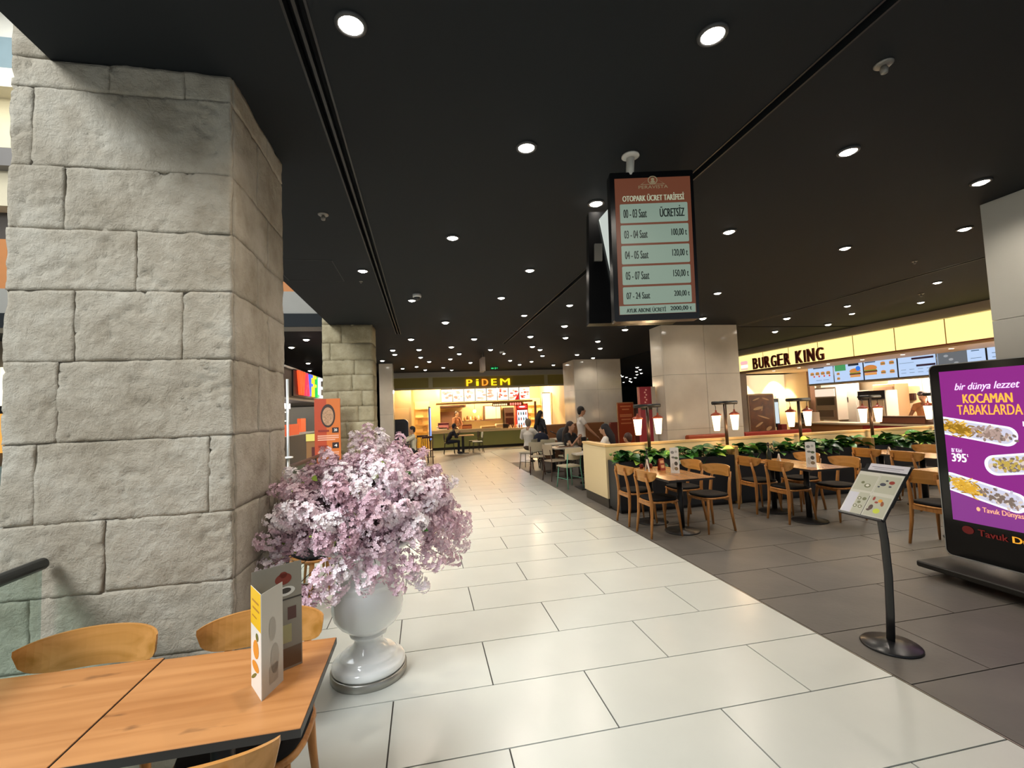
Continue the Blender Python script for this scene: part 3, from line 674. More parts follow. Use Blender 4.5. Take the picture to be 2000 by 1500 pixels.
def cluster_mesh(seed, n, L, R, m):
    r = random.Random(seed); vs = []; fs = []
    for i in range(n):
        t_ = r.random(); rad = R*(1-.55*t_)*(.75+.3*r.random()); a = r.uniform(0, 2*pi)
        c = Vector((rad*cos(a), rad*sin(a), L*t_-.25*L)); nrm = Vector((cos(a), sin(a), .25+t_*1.1+r.uniform(-.3, .3))).normalized()
        ux = nrm.orthogonal().normalized(); uy = nrm.cross(ux); ph = r.uniform(0, 2*pi); s = r.uniform(.012, .0175); b0 = len(vs); vs.append(c)
        for k in range(5):
            q = ph+2*pi*k/5
            for dq, rr, up in ((-.52, .8, .3), (0, 1.02, .4), (.52, .8, .3)):
                vs.append(c+(ux*cos(q+dq)+uy*sin(q+dq))*s*rr+nrm*s*up*r.uniform(.5, 1.2))
            o = b0+1+k*3; fs.append((b0, o, o+1, o+2))
    b = MB().add(vs, fs, False); me = bpy.data.meshes.new('blossom_cluster'); me.from_pydata([tuple(v) for v in vs], [], fs); me.materials.append(m); return me
cl = [cluster_mesh(s, 88, .17, .066, M_pet) for s in range(4)]+[cluster_mesh(s+20, 80, .16, .06, M_pet2) for s in range(2)]
stems = MB(); r = random.Random(5); n = 330; made = 0
def bloom(P, out, k):
    o = bpy.data.objects.new('blossom_cluster', cl[k]); COL.objects.link(o); o.parent = fl_; o.location = P
    o.rotation_euler = out.to_track_quat('Z', 'Y').to_euler(); s = r.uniform(.8, 1.12); o.scale = (s, s, s)
    stems.tube([(r.uniform(-.06, .06), r.uniform(-.06, .06), .02), (P.x*.5, P.y*.5, P.z*.6+.12), tuple(P)], [.004, .003, .002], 5)
for i in range(n):
    # directions spread over the dome (golden spiral), lower ones droop over the rim
    if made > 276: break
    zz = 1-(i+.5)/n*1.62; th = i*2.399963; q = math.sqrt(max(0, 1-zz*zz)); d = Vector((q*cos(th), q*sin(th), zz))
    k = r.uniform(.80, 1.02) if i % 3 else r.uniform(.55, .75)
    P = Vector((.01+d.x*.55*k, -.10+d.y*.46*k, .30+d.z*.36*k+.05*d.x*0))
    P += Vector((r.uniform(-.03, .03), r.uniform(-.03, .03), r.uniform(-.03, .03)))
    if P.x < -.42 and P.y > -.02: continue
    P.x = max(P.x, -.42 if P.y < .1 else -.38)
    hh_ = math.hypot(P.x, P.y)
    if P.z < .10 and hh_ < .40:
        if hh_ < .2: continue
        P.x *= .42/hh_; P.y *= .42/hh_; P.z = r.uniform(.02, .12); P.x = max(P.x, -.44)
    out = Vector((d.x, d.y, d.z*.8+(.15 if d.z > 0 else -.5))).normalized()
    out = (out+Vector((r.uniform(-.5, .5), r.uniform(-.5, .5), r.uniform(-.5, .4)))).normalized(); made += 1
    bloom(P-out*.03, out, r.randrange(6))
for i, (x, y, z) in enumerate([(-.42, -.35, .02), (-.45, -.42, .12), (-.36, -.42, -.04), (-.28, -.45, -.08), (-.2, -.45, -.03), (-.46, -.44, .26), (.52, .05, .10), (.56, .1, .0), (.55, -.05, .20), (.5, -.1, -.02), (.05, -.48, .02), (.2, -.42, -.03), (.32, -.34, -.06), (.02, 0, .74), (.08, .04, .70), (.2, .05, .68), (.34, 0, .60), (.1, .1, .66), (-.1, -.48, .0), (.58, .15, .08), (.1, -.44, .08), (.25, -.40, .06), (-.05, -.5, .1), (.38, -.3, .04), (.42, -.2, .1), (-.15, -.5, .08), (.0, -.42, .12), (.15, -.38, .12), (-.05, 0, .69), (-.38, -.45, .36), (-.3, -.3, .47)]):
    bloom(Vector((x, y, z)), Vector((x, y, z-.2)).normalized(), i % 4)
stems.build('branches', mat('branch', '#57493a', rough=.8), fl_)
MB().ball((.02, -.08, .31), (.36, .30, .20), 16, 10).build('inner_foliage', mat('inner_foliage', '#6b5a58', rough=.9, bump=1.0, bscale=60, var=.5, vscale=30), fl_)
for i in range(60):
    a = r.uniform(0, 2*pi); e = r.uniform(-.4, 1.3); P = Vector((max(-.43, cos(a)*cos(e)*.52), -.1+sin(a)*cos(e)*.43, .30+sin(e)*.35))
    if P.x < -.40 and P.y > 0: continue
    o = bpy.data.objects.new('leaf', leaf_me[3] if i % 3 else leaf_me[1]); COL.objects.link(o); o.parent = fl_; o.location = P; o.rotation_euler = (r.uniform(-1, 1), r.uniform(-1, 1), r.uniform(0, 6)); s = r.uniform(.25, .45); o.scale = (s, s, s)
# -------- menu stand
t = thing('menu_stand', 'black floor menu stand with curved post and tilted board', 'stand', (2.99, 2.56, 0), world=True)
MB().lathe([(.165, 0), (.168, .006), (.16, .014), (.05, .03), (.03, .034)], (2.99, 2.56, 0), 36).build('base_plate', M_satin, t)
MB().tube([(2.99, 2.56, .02), (3.005, 2.56, .2), (3.012, 2.555, .45), (2.995, 2.545, .68), (2.96, 2.53, .86), (2.93, 2.52, .99)], [.02]*6, 12, sq=(.55, 1.5)).build('post', M_satin, t)
fr = FR((2.795, 2.675, .875), (0, -1, 0), (.205, 0, .262))
MB().prism(rect(-.005, -.006, .305, .345), fr, -.014, -.002).prism(rect(.0, -.012, .30, .0), fr, -.014, .01).prism(rect(.0, .1, .305, .40), fr, -.02, -.015).build('board', M_satin, t)
sh = MB().prism(rect(.0, .0, .30, .327), fr, -.001, .001).build('menu_sheet', mat('sheet', '#cfcfc4', rough=.25), t)
sh2 = MB().prism(rect(.04, .315, .30, .40), fr, -.008, -.0055).build('menu_sheet', mat('sheet_lilac', '#cfcdd6', rough=.3), t)
def pf(ps, c, nm='print', d=.0014, par=sh, m=None): flat(MB(), fr, ps, d).build(nm, m or mat('sheetprint_'+c.strip('#'), c, rough=.35), par, off=(2.99, 2.56, 0))
pf([rect(.152, .17, .153, .315), rect(.148, .0, .153, .15)], '#55564e', 'fold_line')
pf([rect(.005, .005, .07, .16)], '#c9cbd8'); pf([rect(.075, .005, .145, .165), rect(.01, .18, .145, .30), rect(.158, .18, .292, .31), rect(.16, .01, .292, .155)], '#b3b5a3')
pf([ell(.1, .22, .022, .016), ell(.06, .24, .012, .01), ell(.085, .06, .014, .012), ell(.12, .06, .014, .012), ell(.09, .12, .014, .012), ell(.125, .12, .014, .012), ell(.1, .09, .012, .01)], '#6f7352', d=.0018)
pf([ell(.1, .222, .012, .009), ell(.085, .06, .007, .006), ell(.12, .06, .007, .006), ell(.09, .12, .007, .006)], '#d8d6cc', d=.0022)
pf([ell(.245, .265, .018, .013), ell(.185, .135, .008, .014), ell(.21, .11, .012, .007)], '#8e2f22', d=.0018); pf([ell(.195, .245, .02, .012), ell(.21, .275, .009, .006), ell(.175, .225, .008, .006), ell(.245, .235, .01, .006)], '#3f4350', d=.0018)
pf([ell(.23, .125, .014, .012)], '#dc9a2e', d=.0018); pf([ell(.25, .105, .01, .018, rot=.3)], '#8c4a26', d=.0018); pf([ell(.235, .05, .022, .018)], '#c3d23a', d=.0018); pf([ell(.19, .07, .014, .02), ell(.18, .05, .012, .008)], '#4c3530', d=.0018)
pf([rect(.06, .372, .27, .377), rect(.08, .36, .25, .363)], '#8a8894', d=-.005, par=sh2)

# -------- digital kiosk
t = thing('advertising_kiosk', 'tall black advertising kiosk on castors with a glowing purple menu screen', 'kiosk', (4.85, 2.95, 0), world=True)
fr = FR((4.72, 3.43, 0), (0, -1, 0), (0, 0, 1)); KW = .95
MB().prism(rrect(0, .17, KW, 1.915, .05, 8), fr, -.07, 0).build('housing', mat('kiosk_black', '#0b0b0d', rough=.12), t)
o = MB()
out = rrect(-.004, .166, KW+.004, 1.919, .054, 8); inn = rrect(.004, .174, KW-.004, 1.911, .046, 8)
nn = len(out); o.add([fr.p(a, b, .004) for a, b in out]+[fr.p(a, b, .004) for a, b in inn]+[fr.p(a, b, -.075) for a, b in out], [(i, (i+1) % nn, nn+(i+1) % nn, nn+i) for i in range(nn)]+[(i, 2*nn+i, 2*nn+(i+1) % nn, (i+1) % nn) for i in range(nn)])
o.build('silver_rim', mat('silver_rim', '#b5b7b8', rough=.3, metal=.7), t)
Bp = MB().box((4.42, 2.42, .075), (5.08, 3.48, .125), ch=.01); Bp.build('base_plate', mat('kiosk_base', '#17140f', rough=.5), t)
for x, y in ((4.68, 3.42), (4.98, 3.42), (4.5, 2.5), (5.0, 2.5)):
    MB().tube([(x, y-.012, .033), (x, y+.012, .033)], .033, 14).box((x-.02, y-.018, .055), (x+.02, y+.018, .078)).build('castor', mat('castor', '#6a6864', rough=.3, metal=.5), t)
def em(c, e=1.0): return mat('glow_'+c.strip('#')+str(e), c, rough=.4, emit=e)
scr = MB().prism(rect(.08, .50, KW-.08, 1.85), fr, 0, .003).build('screen', em('#86207f', .75), t)
def sc(ps, c, d, e=1.0): flat(MB(), fr, ps, d).build('screen_image', em(c, e), scr, off=(4.85, 2.95, 0))
def st_(txt, c, a0, b0, a1, b1, d=.006, bold=.01, shear=0.0, e=1.0, par=scr): text(MB(), txt, fr, a0, b0, a1, b1, d, bold, shear).build('lettering', em(c, e), par, off=(4.85, 2.95, 0))
sc([rect(.081, .50, KW-.081, .78)], '#8c3a90', .0035, .6)
st_('bir dünya lezzet', '#e9c9ff', .195, 1.655, .655, 1.735, shear=.35, bold=.01)
st_('KOCAMAN', '#f0a53c', .25, 1.555, .60, 1.635, bold=.012); st_('TABAKLARDA', '#f0a53c', .20, 1.455, .655, 1.54, bold=.012)
def plate(cx, cy, w, h, rot, cut=None, main='#b8892c', side='#a78f86', flip=1):
    def T(ps): return [(cx+a*cos(rot)-b*sin(rot), cy+a*sin(rot)+b*cos(rot)) for a, b in ps]
    def clip(ps):
        r_ = [(min(max(a, .081), KW-.081), b) for a, b in ps]; return r_
    sc([clip(T(rrect(-w/2, -h/2, w/2, h/2, h*.46, 7)))], '#e7e6ff', .0045, .95)
    sc([clip(T(rrect(-w*.46, -h*.40, w*.46, h*.40, h*.38, 7)))], '#c3c3d6', .005, .8)
    q = random.Random(int(cx*1000+cy*77)); fries = {}; 
    for i in range(300):
        s_ = -1 if i % 5 < 3 else 1; a = q.gauss(-.18*w*flip if s_ < 0 else .22*w*flip, .10*w); b = q.gauss(-.02*h, .15*h)
        if s_ < 0: c = q.choice(['#c79a33', '#a97a20', '#dcb552', '#8d6a1e']); P = T([(a+x, b+y) for x, y in ell(0, 0, .030, .0065, 6, q.uniform(-.9, .9))])
        else: c = q.choice([side, '#8d776c', '#cbbcb0', '#75665c']); P = T([(a+x, b+y) for x, y in ell(0, 0, .017, .011, 7, q.uniform(0, 3))])
        fries.setdefault(c, []).append(clip(P))
    for k, (c, ps) in enumerate(fries.items()): sc(ps, c, .0055+.0003*k, .8)
    sc([clip(T(ell(-.42*w*flip, .05*h, .04*w, .18*h)))], '#3c6a28', .007, .7)
plate(.30, 1.315, .62, .165, -.17); plate(.66, 1.065, .60, .17, .17, flip=-1, side='#b39a4a'); plate(.32, .79, .62, .165, -.24, side='#b9b6c4')
st_('Bi\u2019 Köri', '#f2e4ff', .125, 1.115, .205, 1.15); st_('395', '#ffffff', .12, 1.03, .235, 1.105, bold=.012); st_('t', '#ffffff', .24, 1.08, .25, 1.105)
st_('Kekikli', '#f2e4ff', .645, 1.36, .80, 1.40); st_('395', '#ffffff', .65, 1.27, .80, 1.35, bold=.012)
st_('Kremalı', '#f2e4ff', .66, .86, .82, .90); st_('395', '#ffffff', .67, .765, .82, .845, bold=.012)
st_('Tavuk Dünyası', '#f4a77c', .315, .60, .60, .655, bold=.01); sc([ell(.285, .632, .014, .018, 12)], '#f4a77c', .006)
st_('Tavuk', '#7c1f1c', .265, .40, .475, .455, bold=.012, e=.4, par=bpy.data.objects[t.name] if False else scr); st_('Dünyası', '#e59a2c', .50, .385, .80, .455, bold=.012, e=.9)
sc([ell(.19, .43, .045, .035, 20)], '#6e1a18', .0045, .35)

# -------- hanging parking-price screens
t = thing('hanging_screen', 'black portrait screen hung from the ceiling showing parking prices', 'screen', (1.47, 2.83, H), world=True)
MB().lathe([(.06, -.001), (.062, -.01), (.045, -.018), (.028, -.02)], (1.47, 2.83, H), 24).tube([(1.47, 2.83, H-.02), (1.47, 2.87, 3.2)], .028, 16).build('ceiling_pole', mat('white_pole', '#d9d4c9', rough=.4), t)
c0 = Vector((1.60, 2.80, 2.75)); uu = Vector((.981, -.191, 0)); vv = Vector((0.02, 0, 1))
fr = FR(c0, uu, vv)
MB().prism(rrect(-.298, -.52, .285, .53, .01, 3), fr, -.09, 0).build('housing', mat('screen_black', '#0d0e10', rough=.25), t)
FO = (1.47, 2.83, H)
scr = MB().prism(rect(-.265, -.475, .262, .485), fr, 0, .003).build('display', em('#6e3f2c', .5), t)
def pt(ps, c, d, e): flat(MB(), fr, ps, d).build('screen_image', em(c, e), scr, off=FO)
G_ = '#9db3a2'
rows_ = [(.165, .30), (.02, .15), (-.125, .005), (-.27, -.14), (-.405, -.285)]
lab = [('00 - 03 Saat', 'ÜCRETSİZ'), ('03 - 04 Saat', '100,00 t'), ('04 - 05 Saat', '120,00 t'), ('05 - 07 Saat', '150,00 t'), ('07 - 24 Saat', '200,00 t')]
dk = MB(); lt = MB()
pt([rrect(-.235, a, .235, b, .008, 3) for a, b in rows_]+[rect(-.262, -.474, .258, -.415)], G_, .0045, .36)
for (a, b), (l, r_) in zip(rows_, lab):
    text(dk, l, fr, -.212, a+.036, -.05, b-.038, .0055, .02)
    if 'Ü' in r_: text(dk, r_, fr, .04, a+.035, .212, b-.02, .0055, .035)
    else: text(dk, r_, fr, .115, a+.040, .222, b-.036, .0055, .02)
text(dk, 'AYLIK ABONE ÜCRETİ', fr, -.215, -.462, .055, -.425, .0055, .03); text(dk, '2000,00 t', fr, .085, -.462, .232, -.428, .0055, .03)
dk.build('lettering', mat('screen_ink', '#1c2a26', rough=.4), scr, off=FO)
text(lt, 'OTOPARK ÜCRET TARİFESİ', fr, -.215, .318, .215, .372, .0055, .03); lt.build('lettering', em('#c9d0b2', .4), scr, off=FO)
lg = MB(); text(lg, 'PERAVISTA', fr, -.10, .405, .105, .428, .0055)
import itertools
ring = ell(0, .453+.012, .034, .03, 24); rin = ell(0, .453+.012, .028, .024, 24)
lg.add([fr.p(a, b, .0055) for a, b in ring]+[fr.p(a, b, .0055) for a, b in rin], [(i, (i+1) % 24, 24+(i+1) % 24, 24+i) for i in range(24)])
flat(lg, fr, [ell(0, .47, .012, .012, 12), ell(0, .452, .017, .009, 12), rect(-.085, .434, .085, .437), [(-.08, .437), (-.045, .463), (-.043, .466), (-.076, .437)], [(.08, .437), (.045, .463), (.043, .466), (.076, .437)]], .0057)
lg.build('emblem', em('#a99a78', .3), scr, off=FO)
# second screen behind, turned and tilted away
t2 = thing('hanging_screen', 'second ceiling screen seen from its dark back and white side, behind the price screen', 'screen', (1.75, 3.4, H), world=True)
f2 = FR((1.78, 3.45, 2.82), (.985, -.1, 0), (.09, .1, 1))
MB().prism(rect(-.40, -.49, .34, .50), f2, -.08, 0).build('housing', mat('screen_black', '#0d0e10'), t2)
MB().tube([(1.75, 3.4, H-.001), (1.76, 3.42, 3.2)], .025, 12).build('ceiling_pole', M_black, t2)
MB().prism([(-.315, .42), (-.15, .62), (-.05, .3), (-.10, -.42), (-.15, -.42)], f2, .01, .03).build('display', mat('white_glow_wedge', '#dfe8e0', rough=.4, emit=.5), t2)  # white wedge made to look lit by emission put into its material
MB().prism(rect(-.355, .05, -.29, .20), f2, .001, .02).build('bracket', M_greypaint, t2)

# -------- railing along the atrium edge
def railing(y0, y1, lbl, seg):
    t = thing('glass_railing', lbl, 'railing', (-1.65, (y0+y1)/2, 0), world=True, group='atrium railings')
    MB().tube([(-1.65, y0, 1.07), (-1.65, y1, 1.07)], .026, 14).build('handrail', mat('rail_dark', '#2e3438', rough=.3, metal=.3), t)
    n = seg; L = (y1-y0)/n
    for i in range(n): MB().box((-1.656, y0+i*L+.01, .02), (-1.644, y0+(i+1)*L-.01, 1.045)).build('glass_pane', glass('green_glass', '#e9f3ef', .92), t)
    for i in range(n):
        MB().box((-1.665, y0+i*L-.0, 0), (-1.635, y0+i*L+.012, 1.05)).build('post', mat('rail_dark', '#2e3438'), t)
railing(-1.5, 2.37, 'glass railing with a dark handrail ending at the foreground column', 3)
railing(3.27, 8.81, 'glass railing between the two stone columns, behind the flowers', 4)
# ================================================================= SHOPS
def em2(c, e=1.0): return mat('glow_'+c.strip('#')+'_'+str(e), c, rough=.5, emit=e)
# ---- far bakery shop front
ps = sroot('wall_shop_front', (2.4, 19, 0))
M_olive = mat('olive_panel', '#8a7b35', rough=.6); M_trim = mat('grey_trim', '#9c968b', rough=.6); M_shopwall = mat('shop_wall', '#d9bd86', rough=.7)
MB().box((-1.6, 19.0, 3.20), (6.1, 19.3, H-.002)).build('upper_band', M_trim, ps)
for a, b in ((-1.6, .22), (.40, 5.2), (5.36, 6.1)): MB().box((a, 19.03, 2.76), (b, 19.25, 3.17), ch=.006).build('fascia_panel', M_olive, ps)
MB().box((-1.6, 19.02, 3.17), (6.1, 19.28, 3.2)).box((-1.6, 19.02, 2.69), (6.1, 19.28, 2.76)).box((.22, 19.04, 2.76), (.40, 19.2, 3.17)).box((5.2, 19.04, 2.76), (5.36, 19.2, 3.17)).build('fascia_trim', mat('trim_beige', '#a89f7c', rough=.6), ps)
sg = thing('shop_sign', 'glowing yellow and orange PIDEM letters on the olive fascia', 'sign', (2.75, 19.0, 2.78), world=True)
f = FR((0, 19.02, 0), (1, 0, 0), (0, 0, 1))
for ch_, a, b, c in (('P', 1.79, 2.05, '#ffc21c'), ('İ', 2.20, 2.32, '#ffd21c'), ('D', 2.45, 2.72, '#ff8f2a'), ('E', 2.85, 3.09, '#ffd21c'), ('M', 3.24, 3.66, '#ffcf1c')):
    MB_ = MB(); text(MB_, ch_ if ch_ != 'İ' else 'i', f, a, 2.78, b, 3.06, .02, .012, 0, .03); MB_.build('letter', em2(c, 1.1), sg)
sh = sroot('wall_shop_interior', (2.4, 23.9, 0))
MB().box((-1.6, 24, 0), (6.3, 24.1, 3.2)).build('back_wall', M_shopwall, sh)
MB().box((-1.6, 19.3, 0), (-1.5, 24, 3.3)).box((6.2, 19.3, 0), (6.3, 24, 3.3)).build('side_wall', M_shopwall, sh)
MB().box((-1.6, 19.3, 2.95), (6.3, 24, 3.05)).build('shop_ceiling', mat('shop_ceiling', '#cbb389', rough=.8), sh)
MB().box((-1.5, 20.9, 0), (-.55, 21.0, 2.95)).build('service_wall', mat('service_wall', '#b59a72', rough=.7), sh)
MB().box((-.47, 22.4, 0), (.78, 22.5, 2.95)).build('lit_partition', mat('lit_partition', '#e0c07c', rough=.7), sh)
d = struct(MB().box((-1.32, 20.86, 0), (-.66, 20.9, 1.98), ch=.004).build('door_1', mat('service_door', '#bda57f', rough=.5)))
MB().box((-.78, 20.83, .95), (-.72, 20.86, 1.05)).build('door_handle', M_steel, d)
# menu boards
for i in range(8):
    x0 = .80+i*.525
    t = thing('menu_board', 'backlit food menu panel over the far counter, '+['first from the left', 'second from the left', 'third from the left', 'fourth from the left', 'fifth from the left', 'with red photo, sixth from left', 'with red corner, seventh from left', 'with a large photo, rightmost'][i], 'menu board', (x0+.25, 21, 2.18), group='far menu boards', world=True)
    f = FR((x0, 20.97, 2.19), (1, 0, 0), (0, 0, 1))
    MB().box((x0, 20.98, 2.17), (x0+.515, 21.06, 2.78)).build('frame', M_black, t)
    b = MB().prism(rect(.012, .0, .503, .57), f, -.005, .004).build('lit_panel', em2('#fff1d6', 1.25), t)
    q = random.Random(i); pp_ = {}
    for k in range(9):
        c = q.choice(['#ecd0b0', '#e3b494', '#d8a98a', '#f0dcc0'] if i < 5 else ['#d8604c', '#e48a68', '#ecba90', '#cc4a38']); pp_.setdefault(c, []).append(ell(q.uniform(.09, .42), q.uniform(.07, .5), q.uniform(.04, .10), q.uniform(.025, .07), 12))
    for k, (c, l) in enumerate(pp_.items()): flat(MB(), f, l, .006+.0005*k).build('print', em2(c, .9), b, off=(x0+.25, 21, 2.18))
    if i == 6: flat(MB(), f, [[(.30, 0), (.5, 0), (.5, .35)]], .009).build('print', em2('#c81e1e', .9), b, off=(x0+.25, 21, 2.18))
tag(MB().box((.55, 20.9, 2.06), (5.1, 21.1, 2.15), ch=.01).build('canopy_beam', mat('beam_tan', '#b08a5a', rough=.6)), 'tan horizontal beam under the far menu boards', 'beam')
sg = thing('neon_sign', 'small glowing lettering strip under the far menu boards', 'sign', (3.9, 20.85, 1.98), world=True)
f = FR((0, 20.86, 0), (1, 0, 0), (0, 0, 1)); MB().box((3.15, 20.87, 1.9), (4.62, 20.9, 2.06)).build('backing', mat('sign_brown', '#7a4a2c', rough=.6), sg)
for k in range(8): MB().prism(ell(3.22+.085*k, 1.975, .03, .05, 10), f, 0, .01).build('letter', em2('#ffe9a8', 1.3), sg)
for k in range(5): MB().prism(ell(4.02+.115*k, 1.985, .045, .06, 10), f, 0, .01).build('letter', em2('#ff7a6a', 1.3), sg)
# counter
ct = thing('service_counter', 'olive green service counter with pale top and dark plinth in the far shop', 'counter', (2.4, 20.95, 0), world=True)
M_green = mat('olive_counter', '#7f8652', rough=.5)
for a, b in ((.30, 2.48), (2.52, 5.2)): MB().box((a, 20.9, .12), (b, 21.4, .76), ch=.006).build('front_panel', M_green, ct)
MB().box((.33, 20.95, 0), (5.2, 21.4, .12)).build('plinth', M_black, ct)
MB().box((.26, 20.84, .76), (5.2, 21.5, .86), ch=.01).build('counter_top', mat('counter_stone', '#e0cba6', rough=.3), ct)
MB().box((.26, 20.8, .86), (3.5, 20.86, .92)).build('front_ledge', mat('ledge', '#dcc9a0', rough=.3), ct)
# things on and behind the counter
def cab(nm, lbl, cat, a, b, body, door=None, dm=None, ddoor='door'):
    t = thing(nm, lbl, cat, ((a[0]+b[0])/2, (a[1]+b[1])/2, a[2]), world=True)
    MB().box(a, b, ch=.01).build('body', body, t)
    if door:
        for dr in door: MB().box((a[0]+dr[0]*(b[0]-a[0]), a[1]-.02, a[2]+dr[1]*(b[2]-a[2])), (a[0]+dr[2]*(b[0]-a[0]), a[1]-.001, a[2]+dr[3]*(b[2]-a[2])), ch=.003).build(ddoor, dm, t)
    return t
M_beige = mat('cupboard_cream', '#e6cf9f', rough=.5); M_brown = mat('dark_brown', '#5a3a24', rough=.6)
cab('wall_cupboard', 'cream wall cupboard with brown frame in the far kitchen', 'cupboard', (3.1, 23.5, 1.2), (4.0, 23.95, 2.0), M_brown, [(.05, .12, .68, .95), (.70, .12, .95, .9)], M_beige)
cab('oven', 'dark oven stack with steel shelf in the far kitchen', 'oven', (4.15, 23.3, .86), (4.65, 23.9, 1.85), mat('oven_dark', '#3b2a20', rough=.4), [(.08, .55, .92, .72), (.08, .1, .92, .45)], mat('oven_glass', '#1b1410', rough=.15))
fr_ = cab('drinks_fridge', 'tall glowing drinks fridge with red top in the far shop', 'fridge', (4.42, 21.6, .3), (5.02, 22.1, 2.0), mat('fridge_red', '#b3221f', rough=.35))
MB().box((4.47, 21.585, .85), (4.97, 21.6, 1.68)).build('lit_door', em2('#dfeefc', 1.3), fr_)
f = FR((4.42, 21.595, 0), (1, 0, 0), (0, 0, 1)); b_ = MB().prism(rect(.06, 1.76, .54, 1.93), f, 0, .006).build('lit_header', em2('#e23a35', .9), fr_); m_ = MB(); flat(m_, f, [ell(.3, 1.845, .16, .035, 14)], .008); m_.build('print', em2('#ffffff', 1.0), b_, off=(4.72, 21.85, .3))
for i in range(4):
    for k in range(3):
        MB().lathe([(.03, 0), (.035, .06), (.03, .12), (.012, .16), (.001, .17)], (4.53+.12*i, 21.56, .92+.26*k), 8).build('bottle', mat('fr_b%d' % ((i+k) % 3), ['#7fb2c8', '#3c5a78', '#c87a5a'][(i+k) % 3], rough=.2), fr_)
for i, (x, w, h, c, n, l, cat) in enumerate(((.55, .5, .22, '#d9cfc8', 'glass_display', 'pale glass display box at the left end of the far counter', 'display'), (.62, .5, .38, '#6a2c38', 'cash_register', 'dark red screened register behind the far counter display', 'register'), (1.72, .45, .26, '#7a4222', 'serving_box', 'brown wooden box on the far counter', 'box'), (2.6, .7, .14, '#e2c48f', 'bread_tray', 'long bread tray in the middle of the far counter', 'tray'), (3.3, .35, .22, '#efe2c6', 'paper_box', 'pale paper box beside the green item on the far counter', 'box'), (3.62, .28, .22, '#5a4636', 'tin_canister', 'brown canister on the far counter', 'canister'))):
    z = .86
    t = thing(n, l, cat, (x+w/2, 21.15, z), world=True); MB().box((x, 21.0, z), (x+w, 21.3, z+h), ch=.015).build('body', mat('cnt_'+c.strip('#'), c, rough=.4), t); MB().box((x+.03, 20.985, z+h*.3), (x+w-.03, 21.0, z+h*.75)).build('label', mat('cnt_lbl%d' % i, ['#e8e4dc', '#e9a0a8', '#b3724a', '#8c6a3a', '#d9b98a', '#2c2420'][i], rough=.4), t)
for k in range(6): tag(MB().lathe([(.03, 0), (.05, .05), (.045, .1), (.02, .14), (.001, .15)], (4.02+.11*k, 21.2, .86), 8).build('pastry_cup', mat('pc%d' % (k % 3), ['#efe3cf', '#7b4b3a', '#c99a6a'][k % 3], rough=.5)), 'small cup in the row before the oven on the far counter', 'cup', 'cups on the far counter')
for k in range(7): tag(MB().lathe([(.05, 0), (.07, .06), (.05, .16), (.02, .2), (.001, .21)], (2.1+.14*k, 23.7, 1.25+.05*(k % 2)), 8).build('kitchen_jar', mat('kj%d' % (k % 3), ['#c98a4a', '#8a5a2c', '#ecd6a4'][k % 3], rough=.4)), 'rounded jar on the kitchen shelf behind the hanging globe lamp', 'jar', 'jars on the kitchen shelf')
sf = tag(MB().box((1.9, 23.6, 1.2), (3.1, 23.95, 1.24)).build('wall_shelf', M_brown), 'brown shelf holding jars on the far kitchen wall', 'shelf')
cab('extractor_hood', 'dark brown extractor hood over the far counter at left', 'hood', (.72, 22.9, 1.95), (2.1, 23.9, 2.08), M_brown, [(.05, .2, .95, .8)], mat('hood_face', '#3a2415', rough=.4), 'face_plate')
cab('dark_oven', 'large dark oven under the hood of the far kitchen', 'oven', (.78, 23.2, .86), (1.9, 23.9, 1.75), mat('oven_brown', '#6b4428', rough=.5), [(.08, .15, .55, .8), (.6, .2, .92, .85)], M_brown)
gl = thing('globe_lamp', 'white globe pendant lamp in the far kitchen', 'lamp', (2.45, 22.2, 1.72), world=True)
MB().ball((2.45, 22.2, 1.72), .085, 16, 10).build('globe', em2('#fff0c8', 2.0), gl); MB().tube([(2.45, 22.2, 1.8), (2.45, 22.2, 2.95)], .008, 6).build('cord', M_black, gl)
# wall shelving left and right in the far shop
for (x0, x1, y, l, grp) in ((-.42, .28, 22.36, 'cream shelving with frames left of the far counter', 0), (5.25, 6.15, 23.5, 'cream shelving at the right of the far shop', 1)):
    t = thing('shelf_unit', l, 'shelf', ((x0+x1)/2, y, 0), world=True)
    MB().box((x0, y-.02, .45), (x1, y+.0, 2.3)).build('back_panel', mat('shelf_back', '#ecd08c', rough=.6), t)
    for z in (.8, 1.15, 1.5, 1.9): MB().box((x0, y-.22, z), (x1, y-.02, z+.03)).build('shelf_board', mat('shelf_board', '#c59a58', rough=.5), t)
    for z, dx in ((.85, .35), (1.2, .12), (1.55, .4)): MB().box((x0+dx, y-.1, z), (x0+dx+.2, y-.06, z+.22)).build('picture_frame', mat('pf', '#b58c4c', rough=.5), t)
t = tag(MB().box((-.42, 22.0, 0), (.1, 22.3, .62), ch=.02).build('yellow_bin', mat('yellow_box', '#c9a02c', rough=.5)), 'yellow box on the floor under the cream shelving', 'box')
lp = thing('lit_display', 'overexposed white lit panel at the right edge of the far shop', 'display', (6.0, 21.5, 0), world=True)
MB().box((5.72, 21.5, .2), (6.15, 21.6, 2.5)).build('frame', M_trim, lp); MB().box((5.75, 21.48, .8), (6.12, 21.5, 2.45)).build('lit_panel', em2('#fff3dc', 1.6), lp); MB().box((5.75, 21.47, .25), (6.12, 21.5, .78)).build('print', em2('#e6b87a', .9), lp)
tag(MB().box((5.42, 21.9, .1), (5.52, 22.0, 2.1)).build('brown_post', M_brown), 'brown post between the cream shelves and the white lit panel', 'post')
for x, y, e in ((1, 22.4, 200), (3.2, 22.4, 210), (5.3, 22.2, 180), (-.6, 20.3, 60), (.2, 21.5, 100)): point_light('kitchen_lamp', (x, y, 2.75), e, (1, .80, .52), .12)
